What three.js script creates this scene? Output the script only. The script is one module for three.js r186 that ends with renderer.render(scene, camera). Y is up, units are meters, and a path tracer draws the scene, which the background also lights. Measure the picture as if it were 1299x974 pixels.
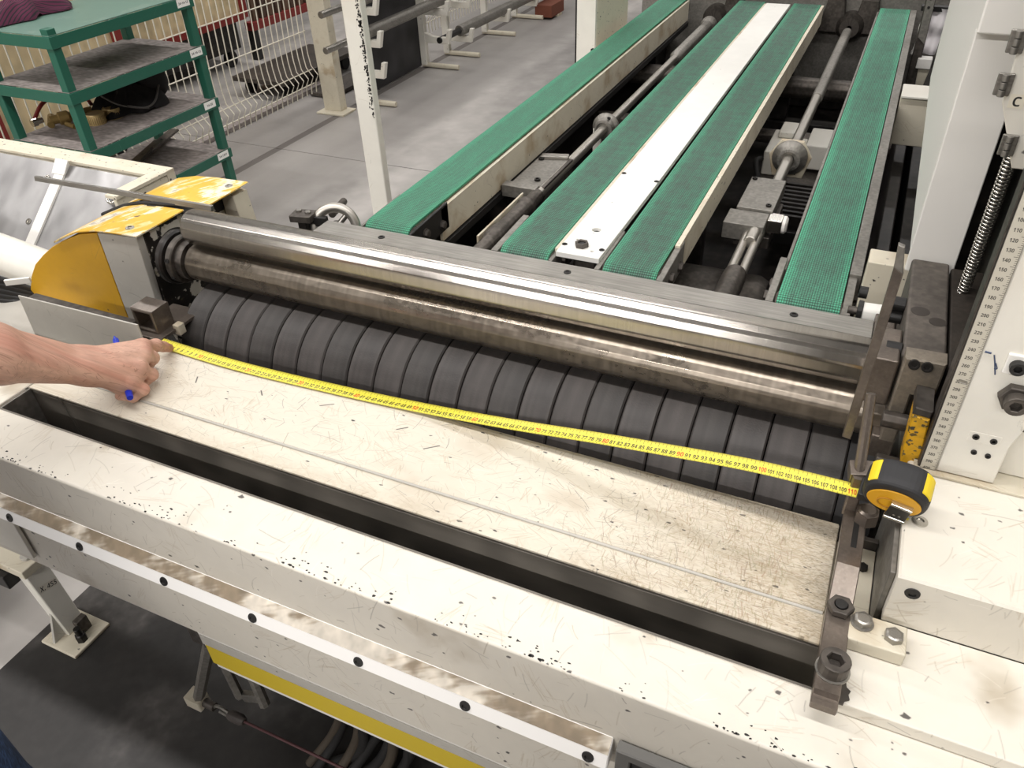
import * as THREE from 'three';
import { RoundedBoxGeometry } from 'three/addons/geometries/RoundedBoxGeometry.js';
import { MarchingCubes } from 'three/addons/objects/MarchingCubes.js';
import { mergeGeometries, mergeVertices, toCreasedNormals } from 'three/addons/utils/BufferGeometryUtils.js';
import { RectAreaLightUniformsLib } from 'three/addons/lights/RectAreaLightUniformsLib.js';

// ---------------------------------------------------------------- camera, light, exposure
const scene = new THREE.Scene();
scene.background = new THREE.Color(0x0a0a0a);
const camera = new THREE.PerspectiveCamera(51.915, 1299 / 974, 0.02, 60);
camera.position.set(0, 1.66, 0);
camera.up.set(-0.22497, 0.79672, -0.56092);
camera.lookAt(-0.34909, 1.66 - 0.60336, -0.717);
scene.add(camera);
const renderer = new THREE.WebGLRenderer({ antialias: true });
renderer.toneMapping = THREE.LinearToneMapping;
renderer.toneMappingExposure = 0.9;
renderer.shadowMap.enabled = true;
RectAreaLightUniformsLib.init();
const CEIL = 5.2;
// rows of linear luminaires under the hall ceiling: [centre x, centre z, length, width, intensity]
const LAMP_ROWS = [[-2.6, -0.2, 11, 0.26, 40], [-2.6, -5.0, 11, 0.26, 30], [-2.6, 5.6, 11, 0.26, 115], [-2.6, -10.0, 11, 0.26, 24]];
const LAMP_COLOR = 0xfffbf8;

// ---------------------------------------------------------------- helpers
function rng(seed) { let a = seed >>> 0; return () => { a = (a + 0x6d2b79f5) | 0; let t = Math.imul(a ^ (a >>> 15), 1 | a); t = (t + Math.imul(t ^ (t >>> 7), 61 | t)) ^ t; return ((t ^ (t >>> 14)) >>> 0) / 4294967296; }; }
const V = (x, y, z) => new THREE.Vector3(x, y, z);
const clamp = (v, a = 0, b = 1) => Math.min(b, Math.max(a, v));
const lerp = (a, b, t) => a + (b - a) * t;
const sstep = (a, b, x) => { const t = clamp((x - a) / (b - a)); return t * t * (3 - 2 * t); };
// tileable value noise on a lattice of px * py cells
function vnoise(seed, px, py) {
  const r = rng(seed), g = new Float32Array(px * py); for (let i = 0; i < g.length; i++) g[i] = r();
  return (u, v) => { // u, v in 0..1
    const x = u * px, y = v * py, x0 = Math.floor(x), y0 = Math.floor(y); let fx = x - x0, fy = y - y0;
    fx = fx * fx * (3 - 2 * fx); fy = fy * fy * (3 - 2 * fy);
    const a = ((x0 % px) + px) % px, b = (a + 1) % px, c = ((y0 % py) + py) % py, d = (c + 1) % py;
    return lerp(lerp(g[a + c * px], g[b + c * px], fx), lerp(g[a + d * px], g[b + d * px], fx), fy);
  };
}
function fbm(seed, px, py, oct = 4) {
  const ns = []; for (let i = 0; i < oct; i++) ns.push(vnoise(seed + i * 71, px << i, py << i));
  return (u, v) => { let s = 0, a = 0.5, t = 0; for (const n of ns) { s += a * n(u, v); t += a; a *= 0.5; } return s / t; };
}
function makeCanvas(w, h, fn) {
  const c = document.createElement('canvas'); c.width = w; c.height = h; const x = c.getContext('2d');
  if (fn) { const im = x.createImageData(w, h), d = im.data; for (let j = 0; j < h; j++) for (let i = 0; i < w; i++) { const p = fn(i / w, j / h, i, j), k = (j * w + i) * 4; d[k] = p[0]; d[k + 1] = p[1]; d[k + 2] = p[2]; d[k + 3] = 255; } x.putImageData(im, 0, 0); }
  return c;
}
function tex(canvas, sx, sy, color = true) { // sx, sy = size in metres covered by one repeat
  const t = new THREE.CanvasTexture(canvas); t.wrapS = t.wrapT = THREE.RepeatWrapping; t.magFilter = THREE.LinearFilter; t.anisotropy = 8;
  if (color) t.colorSpace = THREE.SRGBColorSpace; t.repeat.set(1 / sx, 1 / sy); return t;
}
const mat = (o) => new THREE.MeshStandardMaterial(o);
const hex = (h) => [(h >> 16) & 255, (h >> 8) & 255, h & 255];
const mix3 = (a, b, t) => [lerp(a[0], b[0], t), lerp(a[1], b[1], t), lerp(a[2], b[2], t)];
const mul3 = (a, k) => [clamp(a[0] * k, 0, 255), clamp(a[1] * k, 0, 255), clamp(a[2] * k, 0, 255)];

// --- geometry: everything is written in world metres
function boxUV(geo) { // uv in metres, projected along the axis each face looks along
  let g = geo.index ? geo.toNonIndexed() : geo; if (!g.attributes.normal) g.computeVertexNormals();
  const p = g.attributes.position, uv = new Float32Array(p.count * 2), a = V(), b = V(), c = V(), n = V();
  for (let i = 0; i < p.count; i += 3) {
    a.fromBufferAttribute(p, i); b.fromBufferAttribute(p, i + 1); c.fromBufferAttribute(p, i + 2);
    n.copy(b).sub(a).cross(c.clone().sub(a)); const ax = Math.abs(n.x), ay = Math.abs(n.y), az = Math.abs(n.z);
    for (let k = 0; k < 3; k++) { const q = [a, b, c][k]; let u, v; if (ay >= ax && ay >= az) { u = q.x; v = -q.z; } else if (ax >= az) { u = q.z; v = q.y; } else { u = q.x; v = q.y; } uv[(i + k) * 2] = u; uv[(i + k) * 2 + 1] = v; }
  }
  g.setAttribute('uv', new THREE.BufferAttribute(uv, 2)); return g;
}
function box(x0, x1, y0, y1, z0, z1, r = 0.0015) {
  const w = Math.abs(x1 - x0), h = Math.abs(y1 - y0), d = Math.abs(z1 - z0), rr = Math.min(r, w / 2.2, h / 2.2, d / 2.2);
  const g = new RoundedBoxGeometry(w, h, d, 1, rr); g.translate((x0 + x1) / 2, (y0 + y1) / 2, (z0 + z1) / 2); return boxUV(g);
}
function boxAt(c, size, rot = [0, 0, 0], r = 0.0015) {
  const g = new RoundedBoxGeometry(size[0], size[1], size[2], 1, Math.min(r, Math.min(...size) / 2.2)); boxUV(g);
  const u = boxUV(g); u.rotateX(rot[0]); u.rotateZ(rot[2]); u.rotateY(rot[1]); u.translate(c[0], c[1], c[2]); return u;
}
const UP = V(0, 1, 0);
function orient(g, pos, dir) { g.applyQuaternion(new THREE.Quaternion().setFromUnitVectors(UP, V(...dir).normalize())); g.translate(pos[0], pos[1], pos[2]); return g; }
function cyl(p0, p1, r0, r1 = r0, seg = 24, bev = 0.08) { // tapered bar with slightly broken end edges
  const a = V(...p0), b = V(...p1), L = a.distanceTo(b), e = Math.min(r0, r1, L / 2) * bev;
  const g = new THREE.LatheGeometry([[0.0001, 0], [r0 - e, 0], [r0, e], [r1, L - e], [r1 - e, L], [0.0001, L]].map((q) => new THREE.Vector2(...q)), seg);
  let h = toCreasedNormals(g.toNonIndexed(), 0.7); const uv = h.attributes.uv; for (let i = 0; i < uv.count; i++) uv.setXY(i, uv.getX(i) * 6.28 * r0, h.attributes.position.getY(i));
  return orient(h, p0, b.sub(a).toArray());
}
function lathe(pos, dir, profile, seg = 32, crease = 0.6) { // profile [[radius, along], ...]
  const g = toCreasedNormals(new THREE.LatheGeometry(profile.map((q) => new THREE.Vector2(Math.max(q[0], 0.00005), q[1])), seg).toNonIndexed(), crease);
  const R = Math.max(...profile.map((q) => q[0])), uv = g.attributes.uv; for (let i = 0; i < uv.count; i++) uv.setXY(i, g.attributes.position.getY(i), uv.getX(i) * 6.283 * R);
  return orient(g, pos, dir);
}
function tube(pts, r, seg = 10, n = 0, closed = false) {
  const c = new THREE.CatmullRomCurve3(pts.map((p) => V(...p)), closed), m = n || pts.length * 6;
  const g = new THREE.TubeGeometry(c, m, r, seg, closed).toNonIndexed(), L = c.getLength(), uv = g.attributes.uv;
  for (let i = 0; i < uv.count; i++) uv.setXY(i, uv.getX(i) * L, uv.getY(i) * 6.283 * r); return g;
}
function shape2(pts, holes = []) { const s = new THREE.Shape(pts.map((p) => new THREE.Vector2(...p))); for (const h of holes) s.holes.push(new THREE.Path(h.map((p) => new THREE.Vector2(...p)))); return s; }
function extr(pts, holes, d, b) { const g = new THREE.ExtrudeGeometry(shape2(pts, holes), { depth: d - 2 * b, bevelEnabled: b > 0, bevelSize: b, bevelThickness: b, bevelOffset: -b, bevelSegments: 1 }); g.translate(0, 0, b); return g; }
function prismX(pts, x0, x1, b = 0.001, holes = []) { const g = extr(pts.map((p) => [-p[1], p[0]]), holes.map((h) => h.map((p) => [-p[1], p[0]])), x1 - x0, b); g.rotateY(Math.PI / 2); g.translate(x0, 0, 0); return boxUV(g); } // pts [y, z]
function prismY(pts, y0, y1, b = 0.001, holes = []) { const g = extr(pts.map((p) => [p[0], -p[1]]), holes.map((h) => h.map((p) => [p[0], -p[1]])), y1 - y0, b); g.rotateX(-Math.PI / 2); g.translate(0, y0, 0); return boxUV(g); } // pts [x, z]
function prismZ(pts, z0, z1, b = 0.001, holes = []) { const g = extr(pts, holes, z1 - z0, b); g.translate(0, 0, z0); return boxUV(g); } // pts [x, y]
const circle = (cx, cy, r, n = 20) => Array.from({ length: n }, (_, i) => [cx + r * Math.cos((i / n) * 6.28319), cy + r * Math.sin((i / n) * 6.28319)]);
function capScrew(pos, dir, r, h) { // cylinder head with a hexagon socket
  const g = new THREE.ExtrudeGeometry(shape2(circle(0, 0, r, 20), [circle(0, 0, r * 0.55, 6)]), { depth: h * 0.9, bevelEnabled: true, bevelSize: r * 0.06, bevelThickness: h * 0.05, bevelOffset: -r * 0.06, bevelSegments: 1 });
  g.translate(0, 0, h * 0.05); const d = new THREE.CylinderGeometry(r * 0.9, r * 0.9, h * 0.4, 18); d.rotateX(Math.PI / 2); d.translate(0, 0, h * 0.2);
  const m = merge([g, d]); m.rotateX(-Math.PI / 2); return orient(m, pos, dir);
}
function hexBolt(pos, dir, r, h, washer = 0) { // hexagon head, domed top, optional washer
  const parts = [], w = washer ? h * 0.22 : 0;
  const b = new THREE.CylinderGeometry(r, r, h, 6); b.translate(0, w + h / 2, 0); parts.push(toCreasedNormals(b, 0.5));
  const d = new THREE.CylinderGeometry(r * 0.62, r * 0.86, h * 0.16, 18); d.translate(0, w + h * 1.06, 0); parts.push(d);
  if (washer) { const q = new THREE.CylinderGeometry(washer, washer, w, 24); q.translate(0, w / 2, 0); parts.push(q); }
  return orient(merge(parts), pos, dir);
}
function flatScrew(pos, dir, r, seg = 18) { // low countersunk head with a socket
  return lathe(pos, dir, [[r, 0], [r * 0.95, r * 0.14], [r * 0.5, r * 0.24], [r * 0.45, r * 0.05], [0, r * 0.05]], seg);
}
function nut(pos, dir, r, h, hole) {
  const g = new THREE.ExtrudeGeometry(shape2(circle(0, 0, r, 6), [circle(0, 0, hole, 18)]), { depth: h - 2 * r * 0.08, bevelEnabled: true, bevelSize: r * 0.08, bevelThickness: r * 0.08, bevelOffset: -r * 0.08, bevelSegments: 1 });
  g.translate(0, 0, r * 0.08); g.rotateX(-Math.PI / 2); return orient(boxUV(g), pos, dir);
}
function merge(list) {
  const a = list.map((g) => { let q = g.index ? g.toNonIndexed() : g.clone(); if (!q.attributes.normal) q.computeVertexNormals(); if (!q.attributes.uv) boxUV(q); for (const k of Object.keys(q.attributes)) if (!['position', 'normal', 'uv'].includes(k)) q.deleteAttribute(k); q.morphAttributes = {}; return q; });
  return a.length === 1 ? a[0] : mergeGeometries(a, false);
}

// --- objects
const used = new Map();
function numbered(n) { const k = used.get(n) || 0; used.set(n, k + 1); return k ? `${n}_${String(k).padStart(3, '0')}` : n; }
function thing(name, label, category, base, group) {
  const o = new THREE.Group(); o.name = numbered(name); o.position.set(...base); o.userData = { label, category }; if (group) o.userData.group = group; scene.add(o); return o;
}
function rootOf(o) { while (o.parent && o.parent !== scene) o = o.parent; return o; }
function part(parent, name, geo, material, label) {
  const g = merge(Array.isArray(geo) ? geo : [geo]); const r = rootOf(parent); g.translate(-r.position.x, -r.position.y, -r.position.z);
  const m = new THREE.Mesh(g, material); m.name = name; m.castShadow = m.receiveShadow = true; if (label) m.userData.label = label; parent.add(m); return m;
}
function copyOf(o, pos, label, rotY) { const c = o.clone(); c.userData = { ...o.userData, label: label || o.userData.label }; c.name = numbered(o.name.replace(/_\d{3}$/, '')); c.position.set(...pos); if (rotY !== undefined) c.rotation.y = rotY; scene.add(c); return c; }
function struct(name, geo, material) { const m = new THREE.Mesh(merge(Array.isArray(geo) ? geo : [geo]), material); m.name = name; m.castShadow = m.receiveShadow = true; m.userData = { kind: 'structure' }; scene.add(m); return m; }

// ---------------------------------------------------------------- materials
// worn cream machine paint: mottling, fine scratches, brown rub marks, dark chips. One repeat covers sx * sy metres.
function paintCanvas(w, h, o) {
  const r = rng(o.seed), big = fbm(o.seed + 5, 3, Math.max(1, Math.round(3 * h / w)), 5), fine = fbm(o.seed + 9, 40, Math.max(2, Math.round(40 * h / w)), 3), st = fbm(o.seed + 17, 7, Math.max(1, Math.round(7 * h / w)), 5);
  const base = o.base, dirt = o.dirt || [150, 128, 98];
  const c = makeCanvas(w, h, (u, v) => {
    let q = mul3(base, 0.965 + 0.05 * big(u, v) + 0.03 * (fine(u, v) - 0.5));
    const s = st(u, v), k = sstep(0.56, 0.78, s) * (0.35 + 0.65 * fine(u, v)) * (o.stain || 0) * (o.where ? o.where(u, v) : 1);
    return mix3(q, dirt, clamp(k));
  });
  const x = c.getContext('2d'); x.lineCap = 'round';
  const spot = () => { for (let i = 0; i < 50; i++) { const u = r(), v = r(); if (!o.where || r() < 0.25 + 0.75 * o.where(u, v)) return [u * w, v * h]; } return [r() * w, r() * h]; };
  const px = w / o.sx; // pixels per metre
  for (let i = 0; i < (o.scratches || 0); i++) { // hairline scratches
    const [a, b] = spot(), L = (0.008 + 0.05 * r() * r()) * px, an = (o.dir !== undefined && r() < 0.7 ? o.dir + (r() - 0.5) * 0.7 : r() * 6.28), bend = (r() - 0.5) * 0.3 * L;
    const t = r(); x.strokeStyle = t < 0.45 ? `rgba(124,110,88,${0.3 + 0.45 * r()})` : t < 0.85 ? `rgba(74,70,66,${0.3 + 0.5 * r()})` : `rgba(255,252,244,${0.5})`;
    x.lineWidth = (0.00022 + 0.0005 * r() * r()) * px; x.beginPath(); x.moveTo(a, b); x.quadraticCurveTo(a + Math.cos(an) * L / 2 - Math.sin(an) * bend, b + Math.sin(an) * L / 2 + Math.cos(an) * bend, a + Math.cos(an) * L, b + Math.sin(an) * L); x.stroke();
  }
  for (let i = 0; i < (o.rubs || 0); i++) { // broad brownish rub marks made of many strokes
    const [a, b] = spot(), an = r() * 6.28; for (let k = 0; k < 9; k++) { const L = (0.01 + 0.03 * r()) * px, ox = (r() - 0.5) * 0.02 * px, oy = (r() - 0.5) * 0.02 * px; x.strokeStyle = `rgba(150,130,102,${0.10 + 0.18 * r()})`; x.lineWidth = (0.0003 + 0.0009 * r()) * px; x.beginPath(); x.moveTo(a + ox, b + oy); x.lineTo(a + ox + Math.cos(an + (r() - 0.5) * 0.5) * L, b + oy + Math.sin(an + (r() - 0.5) * 0.5) * L); x.stroke(); }
  }
  for (let i = 0; i < (o.chips || 0); i++) { // chips through to dark primer
    const [a, b] = spot(), s = (0.0006 + 0.0026 * r() * r()) * px; const g = Math.round(40 + 34 * r()); x.fillStyle = `rgba(${g + 3},${g},${g - 2},${0.7 + 0.3 * r()})`; x.beginPath();
    for (let k = 0; k < 7; k++) { const an = k / 7 * 6.28, q = s * (0.5 + r()); x.lineTo(a + Math.cos(an) * q * 1.5, b + Math.sin(an) * q); } x.fill();
  }
  return c;
}
const CREAM = [228, 225, 215];
function paint(o) { const c = paintCanvas(o.w || 1024, o.h || 1024, { base: CREAM, ...o, sx: o.sx || 1 }); return mat({ map: tex(c, o.sx || 1, o.sy || (o.sx || 1) * (o.h || 1024) / (o.w || 1024)), roughness: o.rough || 0.42 }); }
const M = {};
M.cream = paint({ seed: 11, scratches: 160, chips: 40, stain: 0.12, rubs: 5, sx: 1, rough: 0.45 });
M.creamWorn = paint({ seed: 12, scratches: 1100, chips: 190, stain: 0.6, rubs: 90, base: [219, 214, 202], dirt: [142, 126, 102], sx: 0.8, rough: 0.4 });
M.creamDirty = paint({ seed: 13, scratches: 300, chips: 70, stain: 0.75, rubs: 90, sx: 0.6, base: [206, 199, 180], rough: 0.5 });
M.whitePlate = paint({ seed: 15, scratches: 25, chips: 14, stain: 0.05, sx: 1, base: [240, 239, 233], rough: 0.35, w: 512, h: 512 });
M.creamChipped = paint({ seed: 16, scratches: 60, chips: 500, stain: 0.35, sx: 0.6, base: [216, 208, 188], rough: 0.5 });
M.greyPlate = paint({ seed: 18, scratches: 140, chips: 30, stain: 0.1, sx: 0.5, base: [183, 180, 172], dirt: [120, 115, 106], rough: 0.5, w: 512, h: 512 });
const steelNoise = (seed, base, amp, w, h, px, py) => { const n = vnoise(seed, px, py), m = fbm(seed + 3, 6, 6, 5); return makeCanvas(w, h, (u, v) => mul3(base, 1 + amp * (n(u, v) - 0.5) + amp * 1.2 * (m(u, v) - 0.5))); };
const grayMap = (seed, lo, hi, w, h, px, py, blot = 0) => { const n = vnoise(seed, px, py), m = fbm(seed + 3, 6, 6, 5); return makeCanvas(w, h, (u, v) => { const k = 255 * clamp(lo + (hi - lo) * ((1 - blot) * n(u, v) + blot * sstep(0.35, 0.65, m(u, v)))); return [k, k, k]; }); };
// turned steel: fine rings round the bar (u runs along the bar)
M.turned = mat({ map: tex(steelNoise(21, [178, 173, 166], 0.07, 1024, 256, 300, 1), 0.5, 0.2), roughness: 0.27, metalness: 1 });
// old steel with dull residue: fine smears round the bar, dry film in small flecks
{ const n = fbm(25, 12, 5, 5), f = fbm(26, 90, 36, 3), l = vnoise(23, 160, 7);
  const film = (u, v) => sstep(0.4, 0.66, n((u + 0.02 * f(u, v)) % 1, (v + 0.05 * f(u, v)) % 1) + 0.3 * (f(u, v) - 0.5));
  M.blotchy = mat({ map: tex(makeCanvas(1024, 256, (u, v) => mul3([160, 150, 137], 0.84 + 0.2 * n(u, v) + 0.14 * (f(u, v) - 0.5) + 0.12 * (l(u, v) - 0.5) - 0.06 * film(u, v))), 0.75, 0.21), roughnessMap: tex(makeCanvas(1024, 256, (u, v) => { const k = 255 * (0.36 - 0.16 * sstep(0.4, 0.75, n(u, v)) + 0.05 * film(u, v) + 0.16 * (f(u, v) - 0.45)); return [k, k, k]; }), 0.75, 0.21, false), roughness: 1, metalness: 0.85 }); }
M.steel = mat({ map: tex(steelNoise(27, [152, 149, 143], 0.16, 512, 512, 8, 200), 0.3, 0.3), roughness: 0.38, metalness: 0.9 });
M.steelDull = mat({ map: tex(steelNoise(29, [136, 133, 127], 0.16, 512, 512, 60, 60), 0.3, 0.3), roughness: 0.55, metalness: 0.75 });
M.steelDark = mat({ map: tex(steelNoise(31, [88, 83, 78], 0.28, 512, 512, 50, 50), 0.3, 0.3), roughness: 0.5, metalness: 0.7 });
M.shaft = mat({ color: 0xb9b5ad, roughness: 0.38, metalness: 0.9 });
M.railWhite = mat({ color: 0xf3f2ef, roughness: 0.4 });
M.bright = mat({ color: 0xc9c6bf, roughness: 0.22, metalness: 1 });
M.aluminium = mat({ map: tex(steelNoise(33, [158, 157, 157], 0.16, 512, 512, 14, 8), 0.4, 0.4), roughnessMap: tex(grayMap(34, 0.3, 0.55, 512, 512, 30, 10, 0.6), 0.4, 0.4, false), roughness: 1, metalness: 0.85 });
M.black = mat({ color: 0x1b1a19, roughness: 0.5 });
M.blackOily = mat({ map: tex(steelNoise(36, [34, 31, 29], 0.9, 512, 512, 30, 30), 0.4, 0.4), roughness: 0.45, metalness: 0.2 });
M.rubberBlack = mat({ color: 0x201f1f, roughness: 0.7 });
M.screwDark = mat({ color: 0x2e2c2a, roughness: 0.4, metalness: 0.7 });
M.white = mat({ color: 0xe9e7e1, roughness: 0.45 });
M.brass = mat({ color: 0x8a7446, roughness: 0.42, metalness: 0.45 });
M.capBrass = mat({ color: 0xc2aa78, roughness: 0.45, metalness: 0.3 });
M.red = mat({ color: 0x7c2622, roughness: 0.5 });
M.trough = mat({ map: tex(steelNoise(38, [118, 113, 105], 0.3, 1024, 256, 20, 4), 0.7, 0.2), roughness: 0.45, metalness: 0.25 });
// rubber rings: dark grey with a faint circumferential smear
M.rings = [0, 1, 2].map((i) => mat({ map: tex(steelNoise(40 + i, [[61, 57, 55], [55, 52, 50], [65, 61, 59]][i], 0.22, 256, 256, 40, 5), 0.2, 0.3), roughness: 0.55 + 0.05 * i, bumpMap: tex(grayMap(44 + i, 0.3, 0.7, 256, 256, 60, 60), 0.1, 0.1, false), bumpScale: 0.0003 }));
// woven conveyor belt with a rubber grid: green ribs, grimy pits, worn middle. u across 0.105 m, v along 0.3 m
function beltMat(seed, grime, green) {
  const n = fbm(seed, 5, 14, 5), f = vnoise(seed + 2, 160, 460), lines = vnoise(seed + 4, 60, 3), cross = vnoise(seed + 6, 2, 70), W = 512, H = 1400;
  const rib = (u, v) => { const a = (v * 60) % 1, b = (u * 26) % 1; return [Math.min(sstep(0, 0.18, a), sstep(1, 0.72, a)), Math.min(sstep(0, 0.2, b), sstep(1, 0.8, b))]; };
  const dirt = (u, v) => { const e = Math.min(u, 1 - u); return clamp((sstep(0.06, 0.2, e + 0.07 * (n(u, v) - 0.5)) * (0.55 + 0.6 * (n(u * 2 % 1, v) - 0.3)) + 0.35 * (lines(u, v) - 0.5) + 0.25 * (cross(u, v) - 0.5)) * grime); };
  const c = makeCanvas(W, H, (u, v) => { const [a, b] = rib(u, v), d = dirt(u, v), top = a * b; let q = mul3(green, 0.48 + 0.62 * top + 0.22 * (f(u, v) - 0.5)); return mix3(q, mul3([78, 90, 83], 0.5 + 0.55 * top + 0.45 * (f(u, v) - 0.5)), d * 0.88); });
  const bmp = makeCanvas(W, H, (u, v) => { const [a, b] = rib(u, v), k = 255 * (0.15 + 0.85 * a * (0.35 + 0.65 * b)); return [k, k, k]; });
  return mat({ map: tex(c, 0.105, 0.3), bumpMap: tex(bmp, 0.105, 0.3, false), bumpScale: 0.0012, roughness: 0.62 });
}
M.beltA = beltMat(60, 1.0, [72, 150, 118]); M.beltB = beltMat(64, 0.7, [80, 166, 132]); M.beltC = beltMat(67, 0.5, [70, 152, 118]);
M.beltEdge = mat({ color: 0x2c6b50, roughness: 0.7 });
// yellow paint, plain with chips / scraped down to white and bare metal
M.yellow = paint({ seed: 70, base: [206, 156, 26], dirt: [150, 104, 30], scratches: 30, chips: 12, stain: 0.15, sx: 0.4, w: 512, h: 512, rough: 0.5 });
M.yellowChipped = paint({ seed: 72, base: [212, 160, 20], dirt: [70, 60, 40], scratches: 20, chips: 260, stain: 0.3, sx: 0.12, w: 512, h: 512, rough: 0.5 });
M.yellowBand = mat({ color: 0xcdb428, roughness: 0.5 });
{ const a = fbm(75, 7, 7, 6), b = fbm(76, 9, 9, 5), s = fbm(77, 60, 5, 4);
  const c = makeCanvas(1024, 1024, (u, v) => { const w = (u + v * 0.6) % 1, k = a(u, v) + 0.55 * (s(w, v) - 0.5); let q = mul3([226, 178, 60], 0.94 + 0.1 * b(u, v)); q = mix3(q, [232, 224, 202], sstep(0.46, 0.56, k) * (0.55 + 0.45 * sstep(0.4, 0.6, b(v, u)))); q = mix3(q, [176, 168, 158], sstep(0.70, 0.75, k)); return mix3(q, [84, 76, 66], sstep(0.7, 0.78, b(u, v) * 0.75 + 0.4 * (s(w, v) - 0.3))); });
  M.yellowWorn = mat({ map: tex(c, 0.26, 0.26), roughness: 0.42, side: THREE.DoubleSide });
  const e = fbm(78, 11, 11, 5), g = fbm(79, 24, 24, 4);
  const d = makeCanvas(1024, 1024, (u, v) => { let q = mul3([40, 37, 34], 0.7 + 0.6 * g(u, v)); const k = e(u, v); q = mix3(q, [206, 201, 188], sstep(0.555, 0.58, k)); q = mix3(q, [140, 130, 90], 0.5 * sstep(0.68, 0.8, g(u, v))); return q; });
  M.grimePaint = mat({ map: tex(d, 0.3, 0.3), roughness: 0.42 }); }
{ // dusty brown-black cast block with round oil prints
  const n = fbm(81, 4, 4, 6), f = fbm(82, 40, 40, 3);
  const c = makeCanvas(512, 512, (u, v) => mul3([104, 97, 90], 0.72 + 0.35 * n(u, v) + 0.3 * (f(u, v) - 0.5)));
  M.cast = mat({ map: tex(c, 0.3, 0.3), roughness: 0.62, metalness: 0.25 });
  M.castDark = mat({ map: tex(c.getContext ? c : c, 0.2, 0.2), color: 0x9a9590, roughness: 0.6, metalness: 0.3 });
  M.castPlate = mat({ map: tex(c, 0.2, 0.2), color: 0xffffff, roughness: 0.45, metalness: 0.35 }); M.castPlate.map = tex(makeCanvas(256, 256, (u, v) => mul3([138, 129, 116], 0.8 + 0.25 * n(u, v) + 0.2 * (f(u, v) - 0.5))), 0.15, 0.15);
  const d = makeCanvas(512, 512, (u, v) => { let q = mul3([112, 103, 95], 0.84 + 0.32 * n(u, v) + 0.12 * (f(u, v) - 0.5)); return mix3(q, [176, 168, 156], 0.08 * sstep(0.58, 0.72, f(v, u))); });
  M.oilyBar = mat({ map: tex(d, 0.12, 0.12), roughness: 0.3, metalness: 0.6 });
}
// concrete hall floor: broom and tyre smears run along the aisle (z)
{ const n = fbm(90, 5, 5, 6), f = fbm(91, 70, 70, 3), s = fbm(92, 26, 2, 4), s2 = fbm(93, 9, 1, 4), d = fbm(94, 3, 3, 5);
  const c = makeCanvas(2048, 2048, (u, v) => { const k = 0.86 + 0.12 * (n(u, v) - 0.5) + 0.16 * (f(u, v) - 0.5) + 0.36 * (s(u, v) - 0.5) + 0.5 * (s2(u, v) - 0.5); let q = mul3([178, 174, 170], k); return mix3(q, [112, 109, 106], 0.5 * sstep(0.5, 0.66, s2((u + 0.37) % 1, v)) * (0.6 + 0.4 * f(u, v))); });
  M.floor = mat({ map: tex(c, 6, 6), roughness: 0.5, bumpMap: tex(grayMap(95, 0.3, 0.7, 512, 512, 120, 120, 0.5), 1.5, 1.5, false), bumpScale: 0.0012 });
  const o = makeCanvas(1024, 1024, (u, v) => mul3(mix3([40, 38, 37], [104, 100, 97], 0.7 * sstep(0.56, 0.74, n(u, v)) * (0.4 + 0.6 * f(v, u))), 0.7 + 0.4 * n(v, u) + 0.35 * (f(u, v) - 0.5)));
  M.mat = mat({ map: tex(o, 1.2, 1.2), roughness: 0.55 }); }
{ const n = fbm(121, 14, 2, 5), f = fbm(122, 60, 8, 3); M.railWorn = mat({ map: tex(makeCanvas(1024, 128, (u, v) => mul3(mix3([206, 198, 184], [132, 118, 98], sstep(0.38, 0.58, n(u, v) + 0.3 * (f((u + v * 0.3) % 1, v) - 0.5))), 0.85 + 0.3 * (f(u, v) - 0.2))), 0.8, 0.1), roughness: 0.6 }); }
M.filler = mat({ map: M.floor.map, color: 0xb4b0ae, roughness: 0.6 });
M.green = paint({ seed: 100, base: [34, 96, 78], dirt: [70, 96, 88], scratches: 60, chips: 10, stain: 0.3, sx: 0.6, w: 512, h: 512, rough: 0.45 });
M.greenTop = paint({ seed: 101, base: [104, 136, 124], dirt: [150, 164, 152], scratches: 260, chips: 20, stain: 0.6, sx: 0.6, w: 512, h: 512, rough: 0.35 });
M.shelfMat = mat({ map: tex(steelNoise(103, [142, 134, 130], 0.3, 512, 512, 30, 60), 0.5, 0.5), roughness: 0.75 });
M.wire = mat({ color: 0xd9d4c4, roughness: 0.45 });
M.tan = mat({ map: tex(steelNoise(105, [196, 178, 142], 0.16, 512, 512, 30, 30), 1, 1), roughness: 0.7 });
M.darkPanel = mat({ map: tex(steelNoise(107, [44, 43, 45], 0.4, 512, 512, 10, 10), 0.8, 0.8), roughness: 0.55 });
M.wall = mat({ color: 0x96938d, roughness: 0.8 }); M.ceiling = mat({ color: 0x777572, roughness: 0.85 });
M.lampBody = mat({ color: 0xd5d5d5, roughness: 0.5 });
M.lamp = mat({ color: 0xffffff, emissive: LAMP_COLOR, emissiveIntensity: 4 });
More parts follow.
